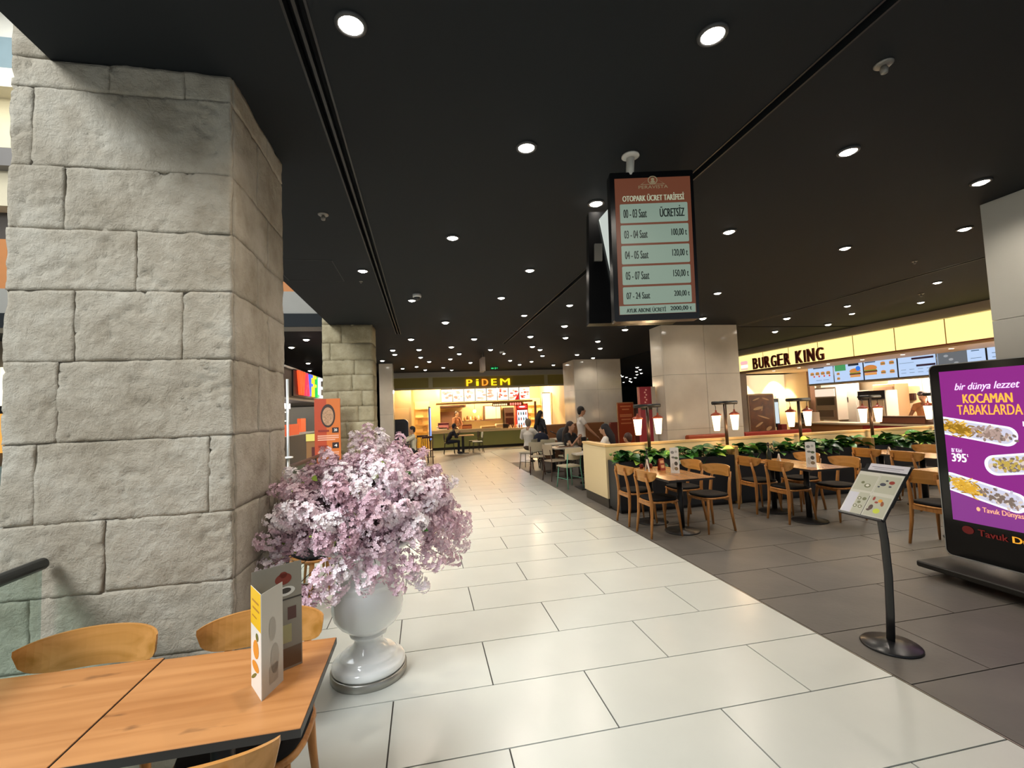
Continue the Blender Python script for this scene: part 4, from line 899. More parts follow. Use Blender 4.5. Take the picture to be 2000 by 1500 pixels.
# totem screen edge-on and rounded navy machine
t = thing('totem_screen', 'slim upright totem screen seen edge-on with blue-white glow', 'screen', (.22, 18, 0), rz=-.09)
MB().box((-.02, -.3, .62), (.02, .3, 1.96), ch=.008).build('housing', M_black, t); MB().box((-.026, -.28, .66), (-.021, .28, 1.9)).build('display', em2('#dfe8ff', 1.2), t); MB().box((.021, -.28, .66), (.026, .28, 1.9)).build('display', em2('#7fa0ff', 1.0), t)
MB().box((-.02, -.06, .02), (.02, .06, .62)).box((-.15, -.2, 0), (.15, .2, .02)).build('foot', M_black, t)
t = thing('navy_machine', 'rounded dark navy upright machine beside the far marble column', 'machine', (-.95, 16.7, 0), world=True)
MB().prism(rrect(-1.32, .0, -.56, 1.52, .16, 6), FR((0, 16.5, 0), (1, 0, 0), (0, 0, 1)), -.5, 0).build('body', mat('navy', '#272b36', rough=.5), t); MB().prism(rrect(-1.25, .5, -.64, 1.42, .1, 5), FR((0, 16.495, 0), (1, 0, 0), (0, 0, 1)), 0, .01).build('front_panel', mat('navy2', '#1e222c', rough=.4), t)

# ---- exit sign, hanging thin sign
t = thing('exit_sign', 'small green lit exit sign under the ceiling near the far shop', 'sign', (2.62, 16.5, H), world=True)
MB().box((2.45, 16.5, H-.2), (2.78, 16.53, H-.06)).build('box', M_black, t); MB().tube([(2.52, 16.515, H-.06), (2.52, 16.515, H-.001)], .006, 6).tube([(2.7, 16.515, H-.06), (2.7, 16.515, H-.001)], .006, 6).build('rods', M_black, t)
f = FR((2.45, 16.498, H-.2), (1, 0, 0), (0, 0, 1)); b_ = MB().prism(rect(.02, .02, .31, .12), f, 0, .003).build('panel', em2('#0c3d20', .5), t)
MB().prism([(.04, .06), (.09, .09), (.09, .07), (.15, .07), (.15, .05), (.09, .05), (.09, .03)], f, .004, .005).prism(ell(.2, .085, .012, .012, 8), f, .004, .005).prism([(.18, .03), (.2, .075), (.22, .05), (.21, .03)], f, .004, .005).prism([(.24, .06), (.29, .06), (.29, .075), (.24, .075)], f, .004, .005).build('pictogram', em2('#34e07a', 1.2), b_, off=(2.62, 16.5, H))
t = thing('hanging_banner', 'narrow hanging sign seen edge-on in front of the far shop', 'sign', (1.75, 13.3, H), world=True)
MB().box((1.70, 13.0, H-.55), (1.80, 13.6, H-.14), ch=.01).build('panel', mat('banner_tan', '#8a7a6c', rough=.5), t); MB().box((1.735, 13.05, H-.14), (1.765, 13.1, H-.001)).box((1.735, 13.5, H-.14), (1.765, 13.55, H-.001)).build('hanger', M_black, t)
# ceiling fittings
def detector(x, y, lbl, c='#7f7a72', s=1.0, cat='sprinkler'):
    t = thing('ceiling_fitting', lbl, cat, (x, y, H)); MB().lathe([(.001, -.012*s), (.035*s, -.012*s), (.045*s, -.004), (.045*s, -.0005)], n=18).build('rose', mat('fit_'+c.strip('#'), c, rough=.4, metal=.3), t); MB().lathe([(.001, -.055*s), (.016*s, -.05*s), (.02*s, -.03*s), (.012*s, -.012*s)], n=12).build('head', mat('fit_'+c.strip('#'), c), t)
detector(2.44, 1.85, 'round sprinkler rose in the ceiling at upper right'); detector(-.8, 4.01, 'small sprinkler left of the slot near the foreground column')
detector(8.58, 6.25, 'ceiling sensor above the burger counter'); detector(6.4, 4.7, 'small sprinkler between right-hand downlights', s=.7); detector(-.75, 6.0, 'tiny sprinkler beside the left slot', s=.5)
t = thing('dome_camera', 'white dome camera hanging under the ceiling beside a downlight', 'camera', (-.05, 6.6, H)); MB().lathe([(.06, -.0005), (.062, -.04), (.055, -.05)], n=20).build('housing', mat('white_plastic', '#d8d8d4', rough=.4), t); MB().ball((0, 0, -.05), (.05, .05, .045), 16, 8).build('dome', M_satin, t)
t = thing('dome_camera', 'small white ring camera near the exit sign', 'camera', (2.28, 12.87, H)); MB().lathe([(.07, -.0005), (.07, -.05), (.05, -.06)], n=16).build('housing', mat('white_plastic', '#d8d8d4'), t); MB().ball((0, 0, -.06), .04, 12, 6).build('dome', M_satin, t)

# ---- burger counter on the right
bw_ = sroot('wall_burger_front', (10.45, 10, 0))
XB = 10.6
MB().box((XB+.05, 2.5, 3.21), (XB+.3, 13.62, H-.002)).box((XB+.05, 13.62, 0), (XB+.3, 13.8, H-.002)).build('upper_band', mat('taupe_band', '#a0978b', rough=.6), bw_)
MB().box((XB+.06, 2.5, 2.60), (15.2, 13.8, 2.655)).build('soffit', mat('soffit', '#cfae80', rough=.5), bw_)
MB().box((XB, 2.5, 2.645), (XB+.06, 13.62, 2.672)).build('lower_rail', mat('wood_rail', '#8a4a2a', rough=.5), bw_)
edges = [13.6, 12.44, 11.42, 10.41, 9.38, 8.36, 7.34, 6.32, 5.3, 4.28]
M_yel = em2('#ffe592', .95)
ff = FR((XB, 0, 0), (0, -1, 0), (0, 0, 1))
for i, (a, b) in enumerate(zip(edges[:-1], edges[1:])):
    t = thing('light_box', 'cream yellow light box of the burger fascia, '+['first, under the round emblem', 'second, under the letters BUR', 'third, behind the letters', 'fourth, behind the last letters', 'first blank one after the letters', 'second blank one after the letters', 'third blank one, near the grey column', 'hidden behind the grey column, nearer', 'hidden behind the grey column, nearest'][i], 'light box', (XB, (a+b)/2, 2.68), group='fascia light boxes', world=True)
    MB().box((XB+.006, b+.012, 2.675), (XB+.2, a-.012, 3.185)).build('lit_face', M_yel, t); MB().box((XB+.01, b, 2.672), (XB+.25, b+.012, 3.19)).build('divider', mat('divider_brown', '#8c6a3c', rough=.5), t)
sg = thing('shop_sign', 'dark red BURGER KING letters across the cream fascia', 'sign', (XB, 11.5, 2.68), world=True)
def letters(word, a0, a1, z0, z1, d, grow=0):
    ws = {'I': .25, 'M': 1.2, 'W': 1.25}; tot = sum(ws.get(c, 1) for c in word)+.18*(len(word)-1); u = (a1-a0)/tot; a = a0
    for i, c in enumerate(word):
        w = ws.get(c, 1)*u; m_ = MB(); text(m_, c, ff, a, z0, a+w, z1+(.0 if i % 2 else .012), d, .018, 0, .035); m_.build('letter', mat('sign_red_brown', '#7a2418', rough=.5), sg); a += w+.18*u
letters('BURGER', -12.84, -11.32, 2.68, 3.03, .03); letters('KING', -11.12, -10.18, 2.68, 3.03, .03)
lg = thing('round_emblem', 'faint round bun shaped emblem on the first fascia light box', 'emblem', (XB, 13.3, 2.7), world=True)
MB().prism(rrect(-13.45, 2.88, -13.12, 3.0, .055, 5), ff, .01, .025).build('bun_top', em2('#e7a0a0', 1.0), lg); MB().prism(rrect(-13.45, 2.70, -13.12, 2.76, .028, 4), ff, .01, .025).build('bun_bottom', em2('#e3b0a0', 1.0), lg); MB().prism(rrect(-13.44, 2.775, -13.13, 2.865, .02, 4), ff, .01, .02).build('middle', em2('#f2d7ff', 1.1), lg)
bi = sroot('wall_burger_interior', (14, 10, 0))
MB().box((15.0, 2.5, 0), (15.2, 14.6, 2.6)).box((10.9, 14.5, 0), (15.0, 14.6, 2.6)).box((13.2, 13.3, 0), (13.35, 14.5, 2.6)).build('back_wall', mat('burger_wall', '#dcc8a8', rough=.6), bi)
MB().box((13.5, 11.95, 0), (13.6, 13.25, 2.6)).build('kitchen_panel', mat('pale_wall', '#ebe6da', rough=.6), bi)
MB().box((13.62, 2.5, 0), (13.7, 10.1, 2.6)).build('pale_panel', mat('pale_panel', '#e2e2e0', rough=.6), bi)
MB().box((13.52, 10.1, 0), (13.6, 10.95, 2.6)).build('cream_panel', mat('warm_panel', '#e2c79c', rough=.6), bi)
MB().box((12.05, 2.5, 2.05), (12.2, 12.3, 2.1)).build('board_rail', mat('board_rail', '#c2b39a', rough=.6), bi)
be = [12.22, 11.3, 10.37, 9.45, 8.54, 7.57, 6.62]
f2 = FR((12.0, 0, 0), (0, -1, 0), (0, 0, 1))
bl = ['with a row of bucket photos, leftmost', 'with a green patch and a burger', 'with one big burger and four small ones', 'of pale price lists, with dark bands', 'with a dark photo and a white list', 'partly hidden at the grey column']
for i, (a, b) in enumerate(zip(be[:-1], be[1:])):
    t = thing('menu_screen', 'blue-white menu screen above the burger counter '+bl[i], 'screen', (12.05, (a+b)/2, 2.1), group='burger menu screens', world=True)
    MB().box((12.006, b+.005, 2.1), (12.06, a-.005, 2.66)).build('housing', M_black, t)
    s_ = MB().prism(rect(-a+.02, 2.115, -b-.02, 2.645), f2, -.004, .001).build('display', em2('#b4cdf0', .72), t); A = -a; OF = (12.05, (a+b)/2, 2.1)
    def sp(c, pol, d=.003, e=.85): flat(MB(), f2, pol, d).build('screen_image', em2(c, e), s_, off=OF)
    def bun(cx, cz, r): sp('#b9763a', [ell(cx, cz+r*.5, r, r*.45, 12)], .004); sp('#5c2f1c', [rect(cx-r, cz-r*.12, cx+r, cz+r*.12)], .005); sp('#5f8a38', [rect(cx-r*.95, cz+r*.12, cx+r*.95, cz+r*.24)], .006); sp('#c98a4a', [rect(cx-r*.9, cz-r*.5, cx+r*.9, cz-r*.14)], .004)
    if i == 0:
        sp('#23364f', [rect(A+.22, 2.57, A+.6, 2.6)])
        for k in range(4): bun(A+.17+.19*k, 2.40, .07); sp('#c23b2a', [ell(A+.24+.18*k, 2.33, .03, .03, 8)], .007)
        sp('#5d7396', [rect(A+.3, 2.2, A+.5, 2.215), rect(A+.55, 2.2, A+.75, 2.215)])
    elif i == 1:
        sp('#3f8a55', [rect(A+.05, 2.43, A+.4, 2.6)]); sp('#15202e', [rect(A+.48, 2.54, A+.8, 2.6)]); sp('#2c6fd0', [ell(A+.78, 2.45, .07, .07, 16)], .008); bun(A+.68, 2.3, .17); bun(A+.15, 2.34, .05); bun(A+.15, 2.2, .05)
    elif i == 2:
        bun(A+.2, 2.33, .19); sp('#23364f', [rect(A+.05, 2.57, A+.35, 2.595)])
        for x, z in ((.55, 2.5), (.78, 2.5), (.55, 2.27), (.78, 2.27)): bun(A+x, z, .065)
    elif i == 3:
        sp('#2a1c2c', [rect(A+.35, 2.52, A+.85, 2.57), rect(A+.45, 2.34, A+.88, 2.39)]); sp('#5c6f86', [rect(A+.08+.2*k, 2.2+.08*q_, A+.2+.2*k, 2.21+.08*q_) for k in range(4) for q_ in range(2)]+[rect(A+.05, 2.45, A+.4, 2.46)])
    elif i == 4:
        sp('#5a5f64', [rect(A+.03, 2.13, A+.62, 2.63)]); sp('#8d9195', [ell(A+.1+.1*k, 2.25+.09*((k*7) % 4), .05, .03, 8) for k in range(5)], .005); sp('#3c556f', [rect(A+.7, 2.56, A+.85, 2.58), rect(A+.68, 2.4, A+.88, 2.41), rect(A+.68, 2.3, A+.84, 2.31)])
    else: sp('#5c6f86', [rect(A+.1, 2.2+.09*k, A+.7, 2.215+.09*k) for k in range(4)])
# counter
t = thing('service_counter', 'long wood fronted burger counter with pale top behind the planter', 'counter', (11.2, 9, 0), world=True)
MB().box((10.95, 5.2, 0), (11.5, 11.95, .93)).build('body', mat('counter_wood', '#b07038', rough=.5), t); MB().box((10.9, 5.2, .93), (11.6, 12.0, .97), ch=.006).build('counter_top', mat('counter_pale', '#d9c3a0', rough=.3), t)
MB().box((10.93, 7.2, .80), (10.95, 9.6, .93)).build('red_band', mat('red_band', '#a8322a', rough=.4), t)
# kitchen equipment
cab2 = lambda nm, lbl, cat, y0, y1, z0, z1, c, x=12.4, parts=(): None
def kit(nm, lbl, cat, y1, y0, z0, z1, c, x=12.4, dep=.5, parts=()):
    t = thing(nm, lbl, cat, (x+dep/2, (y0+y1)/2, z0), world=True); MB().box((x, y0, z0), (x+dep, y1, z1), ch=.01).build('body', mat('kit_'+c.strip('#'), c, rough=.35, metal=.2), t)
    for (pn, a, b, u, v, pc, e) in parts: MB().box((x-.02, y1-b*(y1-y0), z0+u*(z1-z0)), (x-.001, y1-a*(y1-y0), z0+v*(z1-z0))).build(pn, em2(pc, e) if e else mat('kitp_'+pc.strip('#'), pc, rough=.4), t)
    return t
kit('drinks_dispenser', 'steel drinks dispenser with lit top in the burger kitchen', 'dispenser', 12.43, 11.65, .97, 1.99, '#8a7f73', parts=(('lit_header', .05, .95, .72, .95, '#f3dcc8', .7), ('spout_panel', .1, .9, .45, .68, '#2a1d18', 0), ('tray', .15, .85, .1, .3, '#5c4d42', 0)))
kit('steel_fridge', 'grey steel cabinet beside the drinks dispenser', 'fridge', 12.0, 11.35, .3, 1.84, '#8f8a80', x=12.8, parts=(('door', .03, .97, .03, .97, '#979186', 0), ('note', .5, .6, .78, .88, '#f0ece2', 0)))
kit('kitchen_shelf', 'brown kitchen shelving stacked with cups in the burger kitchen', 'shelf', 10.92, 10.3, .9, 1.98, '#8a6c4c', x=12.9, parts=(('shelf_row', .05, .95, .08, .22, '#c9a47c', 0), ('shelf_row', .05, .95, .32, .46, '#5a3f2b', 0), ('shelf_row', .05, .95, .56, .7, '#b89370', 0), ('shelf_row', .05, .95, .8, .93, '#6e513a', 0)))
kit('warming_cabinet', 'dark topped glass warming cabinet by the third lantern post', 'cabinet', 10.5, 9.75, .97, 1.8, '#a59a8c', x=11.9, dep=.4, parts=(('dark_top', .0, 1.0, .72, 1.0, '#1c1a22', 0), ('lit_window', .05, .95, .1, .68, '#cbb79c', 0)))
kit('wall_plaque', 'small dark plaque on the warm wall of the burger kitchen', 'plaque', 10.78, 10.2, 1.5, 1.69, '#2a130c', x=13.44, dep=.07, parts=(('border', .05, .95, .1, .9, '#33170f', 0),))
kit('glass_case', 'glass topped display case on the burger counter, right of the lanterns', 'display case', 9.3, 8.2, .97, 1.15, '#5a3a2c', x=11.1, dep=.4, parts=(('front', .04, .96, .1, .8, '#7a4a34', 0),))
kit('coffee_machine', 'small coffee machine at the left end of the burger counter', 'machine', 11.75, 11.35, .97, 1.25, '#9c9084', x=11.1, dep=.35, parts=(('panel', .1, .9, .4, .85, '#3a3330', 0),))
for k in range(3): tag(MB().add([(11.1, 8.0-.3*k, .97), (11.3, 8.2-.3*k, .97), (11.3, 7.95-.3*k, 1.07), (11.1, 7.85-.3*k, 1.05), (11.2, 8.1-.3*k, 1.1)], [(0, 1, 4), (1, 2, 4), (2, 3, 4), (3, 0, 4), (0, 3, 2, 1)]).build('paper_wrapper', mat('paper', '#d9c3a8', rough=.7)), 'folded pale paper wrapper on the burger counter', 'paper', 'paper wrappers on the counter')
for x, y, e in ((12.6, 11.2, 300), (12.6, 8.6, 280), (12.6, 6.4, 160)): point_light('kitchen_lamp', (x, y, 2.5), e, (1, .90, .76), .1)
for x, y in ((11.3, 14.15), (12.7, 14.1)): spot_light('scallop_lamp', (x, y, 2.58), (x+.05, 14.5, 1.5), 190, (1, .82, .45), 80, .25, .03)
for k in range(9): tag(MB().lathe([(.001, -.006), (.04, -.006), (.045, -.0005)], (11.1, 12.6-1.0*k, 2.60), 12).build('spot_light', em2('#fff0d0', 3.0)), 'tiny spot in the soffit over the burger counter', 'ceiling light', 'soffit spots')
# dark brown wall and poster board left of the counter
t = thing('poster_board', 'brown poster board with sketched food, left of the burger counter', 'poster', (9.2, 11, 0), world=True)
f = FR((8.80, 11.0, 0), (1, 0, 0), (0, 0, 1)); MB().prism(rrect(0, .72, .82, 1.85, .05, 5), f, -.04, 0).build('frame', mat('poster_frame', '#b89a78', rough=.4), t)
b_ = MB().prism(rrect(.03, .75, .79, 1.81, .04, 5), f, 0, .006).build('poster', mat('poster_brown', '#8a552c', rough=.35, var=.45, vscale=5, col2='#5a3218'), t)
flat(MB(), f, [ell(.3, 1.45, .16, .04, 14, .2), ell(.45, 1.2, .2, .02, 10, -.3), ell(.3, 1.0, .14, .03, 12, .5), ell(.6, .88, .1, .05, 12, .4), [(.38, 1.38), (.45, 1.55), (.43, 1.38)], ell(.25, 1.7, .12, .02, 10, .3), ell(.55, 1.7, .12, .02, 10, -.3)], .008).build('print', mat('poster_chalk', '#d8ae7c', rough=.5), b_, off=(9.2, 11, 0))
MB().box((8.9, 11.0, 0), (8.95, 11.04, .74)).build('leg', M_black, t); MB().box((9.5, 11.0, 0), (9.55, 11.04, .74)).build('leg', M_black, t)
t = tag(MB().add([(8.45, 11.3, 0), (8.8, 11.3, 0), (8.8, 11.3, 1.82), (8.45, 11.3, 1.82), (8.45, 11.8, 0), (8.8, 11.8, 0), (8.8, 11.8, 1.82), (8.45, 11.8, 1.82)], [(0, 1, 2, 3), (4, 7, 6, 5), (0, 4, 5, 1), (3, 2, 6, 7), (0, 3, 7, 4), (1, 5, 6, 2)]).build('dark_cabinet', mat('dark_brown2', '#2c1c14', rough=.5)), 'narrow dark cabinet left of the brown poster board', 'cabinet')
t = thing('order_screen', 'thin upright order screen right of the brown poster, green light on top', 'screen', (9.78, 11.1, 0), world=True)
MB().box((9.70, 11.1, .9), (9.86, 11.14, 1.7)).build('housing', M_satin, t); MB().box((9.72, 11.095, 1.0), (9.84, 11.1, 1.6)).build('display', em2('#c9d8e0', .7), t); MB().ball((9.76, 11.1, 1.74), .025, 8, 6).build('green_lamp', em2('#7cff6a', 2), t); MB().box((9.76, 11.1, 0), (9.8, 11.13, .9)).build('stand_post', M_black, t)
tag(MB().box((9.72, 10.9, 0), (9.9, 11.05, .98), ch=.01).build('red_bin', mat('red_bin', '#8a1f18', rough=.4)), 'dark red bin under the order screen', 'bin')
tag(MB().box((13.05, 13.25, 0), (13.25, 13.35, 2.6)).build('dark_post', M_brown), 'dark post with small green lights between alcove and kitchen', 'post')
sroot_ = None
# booth seating behind the partition
def booth(nm, lbl, a, b, ztop, c, grp='booth benches'):
    t = thing(nm, lbl, 'bench', ((a[0]+b[0])/2, (a[1]+b[1])/2, 0), group=grp, world=True)
    MB().box((a[0], b[1]-.12, .3), (b[0], b[1], ztop), ch=.03).build('backrest', mat('bench_'+c.strip('#'), c, rough=.5), t); MB().box((a[0], a[1], .3), (b[0], b[1]-.12, .46), ch=.03).build('seat', mat('bench_'+c.strip('#'), c), t); MB().box((a[0]+.02, a[1]+.04, 0), (b[0]-.02, b[1]-.02, .3)).build('base', M_brown, t)
booth('booth_bench', 'tan and brown bench back along the middle marble column', (3.9, 14.6), (6.3, 15.3), 1.13, '#8a5a34')
booth('booth_bench', 'dark red bench back right of the middle marble column foot', (5.9, 13.2), (7.3, 13.9), 1.15, '#7a2a18')
booth('booth_bench', 'orange brown bench top before the large marble column', (5.5, 8.25), (6.5, 8.9), .98, '#a8481f')
booth('booth_bench', 'red bench at the foot of the brown poster board', (7.9, 9.6), (9.9, 10.2), .88, '#a02c1c')
# red totem, red posters at large column
t = thing('red_totem', 'tall red and white information totem left of the large marble column', 'sign', (4.9, 9.35, 0), world=True)
MB().box((4.72, 9.3, 0), (5.0, 9.42, 2.07)).build('red_face', mat('totem_red', '#9a2030', rough=.4), t); MB().box((5.0, 9.3, 0), (5.1, 9.42, 2.07)).build('white_side', mat('totem_white', '#cfc6ba', rough=.5), t)
f = FR((4.72, 9.298, 0), (1, 0, 0), (0, 0, 1)); pr_ = MB(); 
for k in range(6): pr_.prism(ell(.14+.015*(-1)**k, 2.0-.055*k, .022, .02, 8), f, 0, .003)
pr_['x'] if False else pr_.build('lettering', mat('totem_ink', '#e8a8a0', rough=.5), t)
MB().prism(rect(.02, 1.56, .28, 1.66), f, 0, .003).build('photo_strip', mat('totem_photo', '#4a4a30', rough=.5, var=.6, vscale=30), t)
t = thing('red_poster', 'framed red-orange poster between the two marble columns', 'poster', (4.85, 11, 0), world=True)
f = FR((4.93, 11, 0), (1, 0, 0), (0, 0, 1)); MB().prism(rect(0, .4, .46, 1.76), f, -.03, 0).build('frame', mat('poster_tan', '#b07a50', rough=.5), t); MB().prism(rect(.02, .42, .44, 1.73), f, 0, .005).build('poster', mat('poster_red', '#a8401f', rough=.4), t)
MB().box((4.95, 10.97, 0), (4.99, 11.02, .41)).build('leg', M_black, t); MB().box((5.33, 10.97, 0), (5.37, 11.02, .41)).build('leg', M_black, t)
pr_ = MB(); 
for k, (z, w) in enumerate(((1.64, .3), (1.56, .2), (1.42, .34), (1.38, .34), (1.3, .26), (1.2, .3))): pr_.prism(rect(.23-w/2, z, .23+w/2, z+.03), f, .005, .007)
pr_.build('lettering', mat('poster_txt', '#d98a5c', rough=.5), t)
tag(MB().box((7.6, 17.5, 0), (12.5, 17.7, 1.75)).build('red_screen_wall', mat('dark_red_wall', '#5c2018', rough=.6)), 'dark red low wall beyond the marble columns', 'wall')

# ---- colourful waffle kiosk to the left
wk = sroot('wall_waffle_shop', (-2.9, 12, 0))
MB().box((-6.5, 10.0, 2.13), (-2.82, 17.5, 2.76)).build('fascia', mat('taupe_fascia', '#5a504a', rough=.6), wk)
MB().box((-2.83, 10.0, 2.76), (-2.79, 17.5, 2.80)).box((-2.83, 10.0, 2.09), (-2.79, 17.5, 2.13)).build('fascia_edge', mat('light_edge', '#b5b0a8', rough=.5), wk)
MB().box((-6.4, 10.1, 0), (-6.3, 17.4, 2.1)).box((-6.3, 17.3, 0), (-2.9, 17.4, 2.1)).build('back_wall', mat('waffle_white', '#e6e0d6', rough=.6), wk)
MB().box((-3.0, 10.6, 2.18), (-2.79, 13.35, 2.78)).build('sign_board', mat('sign_black', '#141217', rough=.5), wk)
sg = thing('shop_sign', 'rainbow coloured glowing WAFFLE letters on a black board', 'sign', (-2.78, 12, 2.2), world=True)
fw = FR((-2.785, 0, 0), (0, 1, 0), (0, 0, 1))
for c_, a, b, col in (('W', 10.85, 11.42, '#ff4a22'), ('A', 11.42, 11.82, '#e8304e'), ('F', 11.86, 12.14, '#3f5be0'), ('F', 12.2, 12.52, '#ffd21c'), ('L', 12.58, 12.84, '#1fa84a'), ('E', 12.9, 13.26, '#e8f6ff')):
    m_ = MB(); text(m_, c_, fw, a, 2.22, b, 2.76, .005, .02, 0, .05); m_.build('letter', em2(col, 1.2), sg)
t = thing('kiosk_counter', 'grey fronted waffle counter with orange poster strip', 'counter', (-3.1, 12, 0), world=True)
MB().box((-3.4, 10.05, 0), (-2.85, 13.4, 1.3), ch=.01).build('body', mat('taupe_counter', '#5f5a55', rough=.5), t)
MB().box((-2.85, 10.06, 1.32), (-2.83, 11.2, 1.56)).build('orange_sign', em2('#d8562c', .7), t); MB().box((-2.9, 11.3, 1.36), (-2.82, 11.75, 1.68)).build('orange_box', em2('#e8602c', .7), t)
MB().box((-3.4, 10.05, 1.3), (-2.85, 13.4, 1.325)).build('counter_top', M_white, t)
for k in range(3):
    t = thing('lit_shelf', ['lowest', 'middle', 'topmost'][k]+' bright shelf of jars inside the waffle kiosk', 'shelf', (-3.9, 11.8, 1.35+.25*k), group='waffle kiosk shelves', world=True)
    MB().box((-4.1, 10.2, 1.38+.24*k), (-3.7, 13.4, 1.41+.24*k)).build('shelf_board', em2('#fff6ea', .9), t)
    for q_ in range(9): MB().lathe([(.05, 0), (.06, .1), (.04, .14), (.001, .15)], (-3.85, 10.4+.33*q_, 1.41+.24*k), 8).build('jar', mat('wj%d' % ((q_+k) % 4), ['#d9b99a', '#a85a3a', '#c9c2ba', '#8a9a7a'][(q_+k) % 4], rough=.4), t)
t = thing('menu_board', 'white lit menu strip inside the waffle kiosk', 'menu board', (-3.6, 11.8, 1.97), world=True); MB().box((-3.65, 10.2, 1.96), (-3.58, 13.3, 2.1)).build('lit_face', em2('#fff4ee', 1.3), t); MB().box((-3.58, 10.4, 1.99), (-3.57, 10.75, 2.07)).build('print', em2('#c86ac0', .9), t)
MB().box((-3.58, 11.1, 1.96), (-3.565, 11.16, 2.1)).build('divider', M_black, t)
point_light('kiosk_lamp', (-4.0, 11.8, 2.0), 60, (1, .93, .84), .1)
t = thing('orange_poster', 'tall orange poster with a round plate photo in front of the far stone column', 'poster', (-1.66, 8.4, 0), world=True)
f = FR((-1.88, 8.42, 0), (1, 0, 0), (0, 0, 1)); MB().prism(rect(0, .12, .43, 2.0), f, -.03, 0).build('board', mat('poster_orange_dark', '#b7441f', rough=.45), t); MB().box((-1.9, 8.3, 0), (-1.43, 8.6, .04)).box((-1.68, 8.43, .04), (-1.64, 8.46, .14)).build('foot', M_black, t)
b_ = MB().prism(rect(.2, .12, .43, 2.0), f, 0, .002).build('right_half', mat('poster_orange', '#cf6d2a', rough=.45), t)
OF = (-1.66, 8.4, 0)
flat(MB(), f, [ell(.225, 1.70, .12, .205, 28)], .004).build('plate_rim', mat('plate_dark', '#3b2a22', rough=.4), b_, off=OF); flat(MB(), f, [ell(.225, 1.69, .095, .16, 24)], .006).build('plate_food', mat('plate_food', '#c89a74', rough=.6, var=.5, vscale=40), b_, off=OF)
flat(MB(), f, [rect(.29, 1.40, .40, 1.49), rect(.29, 1.13, .40, 1.23), rect(.29, .86, .40, .96)], .004).build('price_tag', mat('tag_dark', '#2a1414', rough=.5), b_, off=OF)
for k, z in enumerate((1.49, 1.22, .95)): m_ = MB(); text(m_, ['20', '4', '15'][k], f, .32, z-.065, .375, z-.02, .006, .03); m_.build('lettering', mat('tag_txt', '#e6dcd4', rough=.5), b_, off=OF)
flat(MB(), f, [rect(.05, z, w, z+.022) for z, w in ((1.34, .4), (1.305, .4), (1.27, .34), (1.05, .4), (1.015, .4), (.98, .3))], .004).build('print', mat('poster_pink', '#e8a688', rough=.5), b_, off=OF); flat(MB(), f, [rect(.06, 1.42, .24, 1.455), rect(.06, 1.15, .22, 1.185)], .004).build('print', mat('poster_maroon', '#8a2a18', rough=.5), b_, off=OF)
t = thing('yellow_sign', 'small yellow topped wooden sign board by the waffle counter', 'sign', (-2.2, 9.6, 0), world=True)
MB().box((-2.3, 9.6, .5), (-1.95, 9.66, 1.35)).build('board', mat('sign_wood', '#9a6a38', rough=.5), t); MB().box((-2.3, 9.58, 1.22), (-1.95, 9.6, 1.36)).build('header', em2('#e8d86a', .6), t); MB().box((-2.2, 9.59, .8), (-2.0, 9.6, 1.1)).build('print', mat('sign_maroon', '#5a2018', rough=.5), t); MB().box((-2.28, 9.61, 0), (-2.25, 9.65, .5)).box((-2.0, 9.61, 0), (-1.97, 9.65, .5)).build('legs', M_brown, t)
t = thing('cable_post', 'thin steel post with white disc clamp beside the foreground column', 'post', (-1.6, 5.9, 0), world=True)
MB().tube([(-1.62, 5.9, 0), (-1.62, 5.9, 2.15)], .016, 10).build('post', mat('pale_steel', '#b8bcbc', rough=.3, metal=.5), t); MB().lathe([(.02, 0), (.055, .005), (.055, .02), (.02, .025)], (-1.62, 5.9, 1.19), 18).build('clamp', mat('white_plastic2', '#efefec', rough=.3), t); MB().tube([(-1.62, 5.9, 0.9), (-1.62, 5.9, 1.19)], .018, 10).build('sleeve', M_steel, t)
# storefront glimpsed left of the foreground column
t = thing('market_stall', 'bright storefront strip glimpsed at the left photo edge beyond the column', 'shop', (-8, 10.2, 0), world=True)
MB().box((-13, 10.2, 0), (-6.6, 10.6, 1.0)).build('counter', mat('stall_grey', '#6d7a74', rough=.5), t); MB().box((-13, 10.4, 1.25), (-6.6, 10.6, 2.0)).build('orange_band', em2('#e0a24a', .8), t); MB().box((-13, 10.4, 2.15), (-6.6, 10.6, 2.9)).build('lit_band', em2('#fff0cf', 1.0), t); MB().box((-13, 10.4, 2.0), (-6.6, 10.62, 2.15)).build('dark_rail', M_black, t)
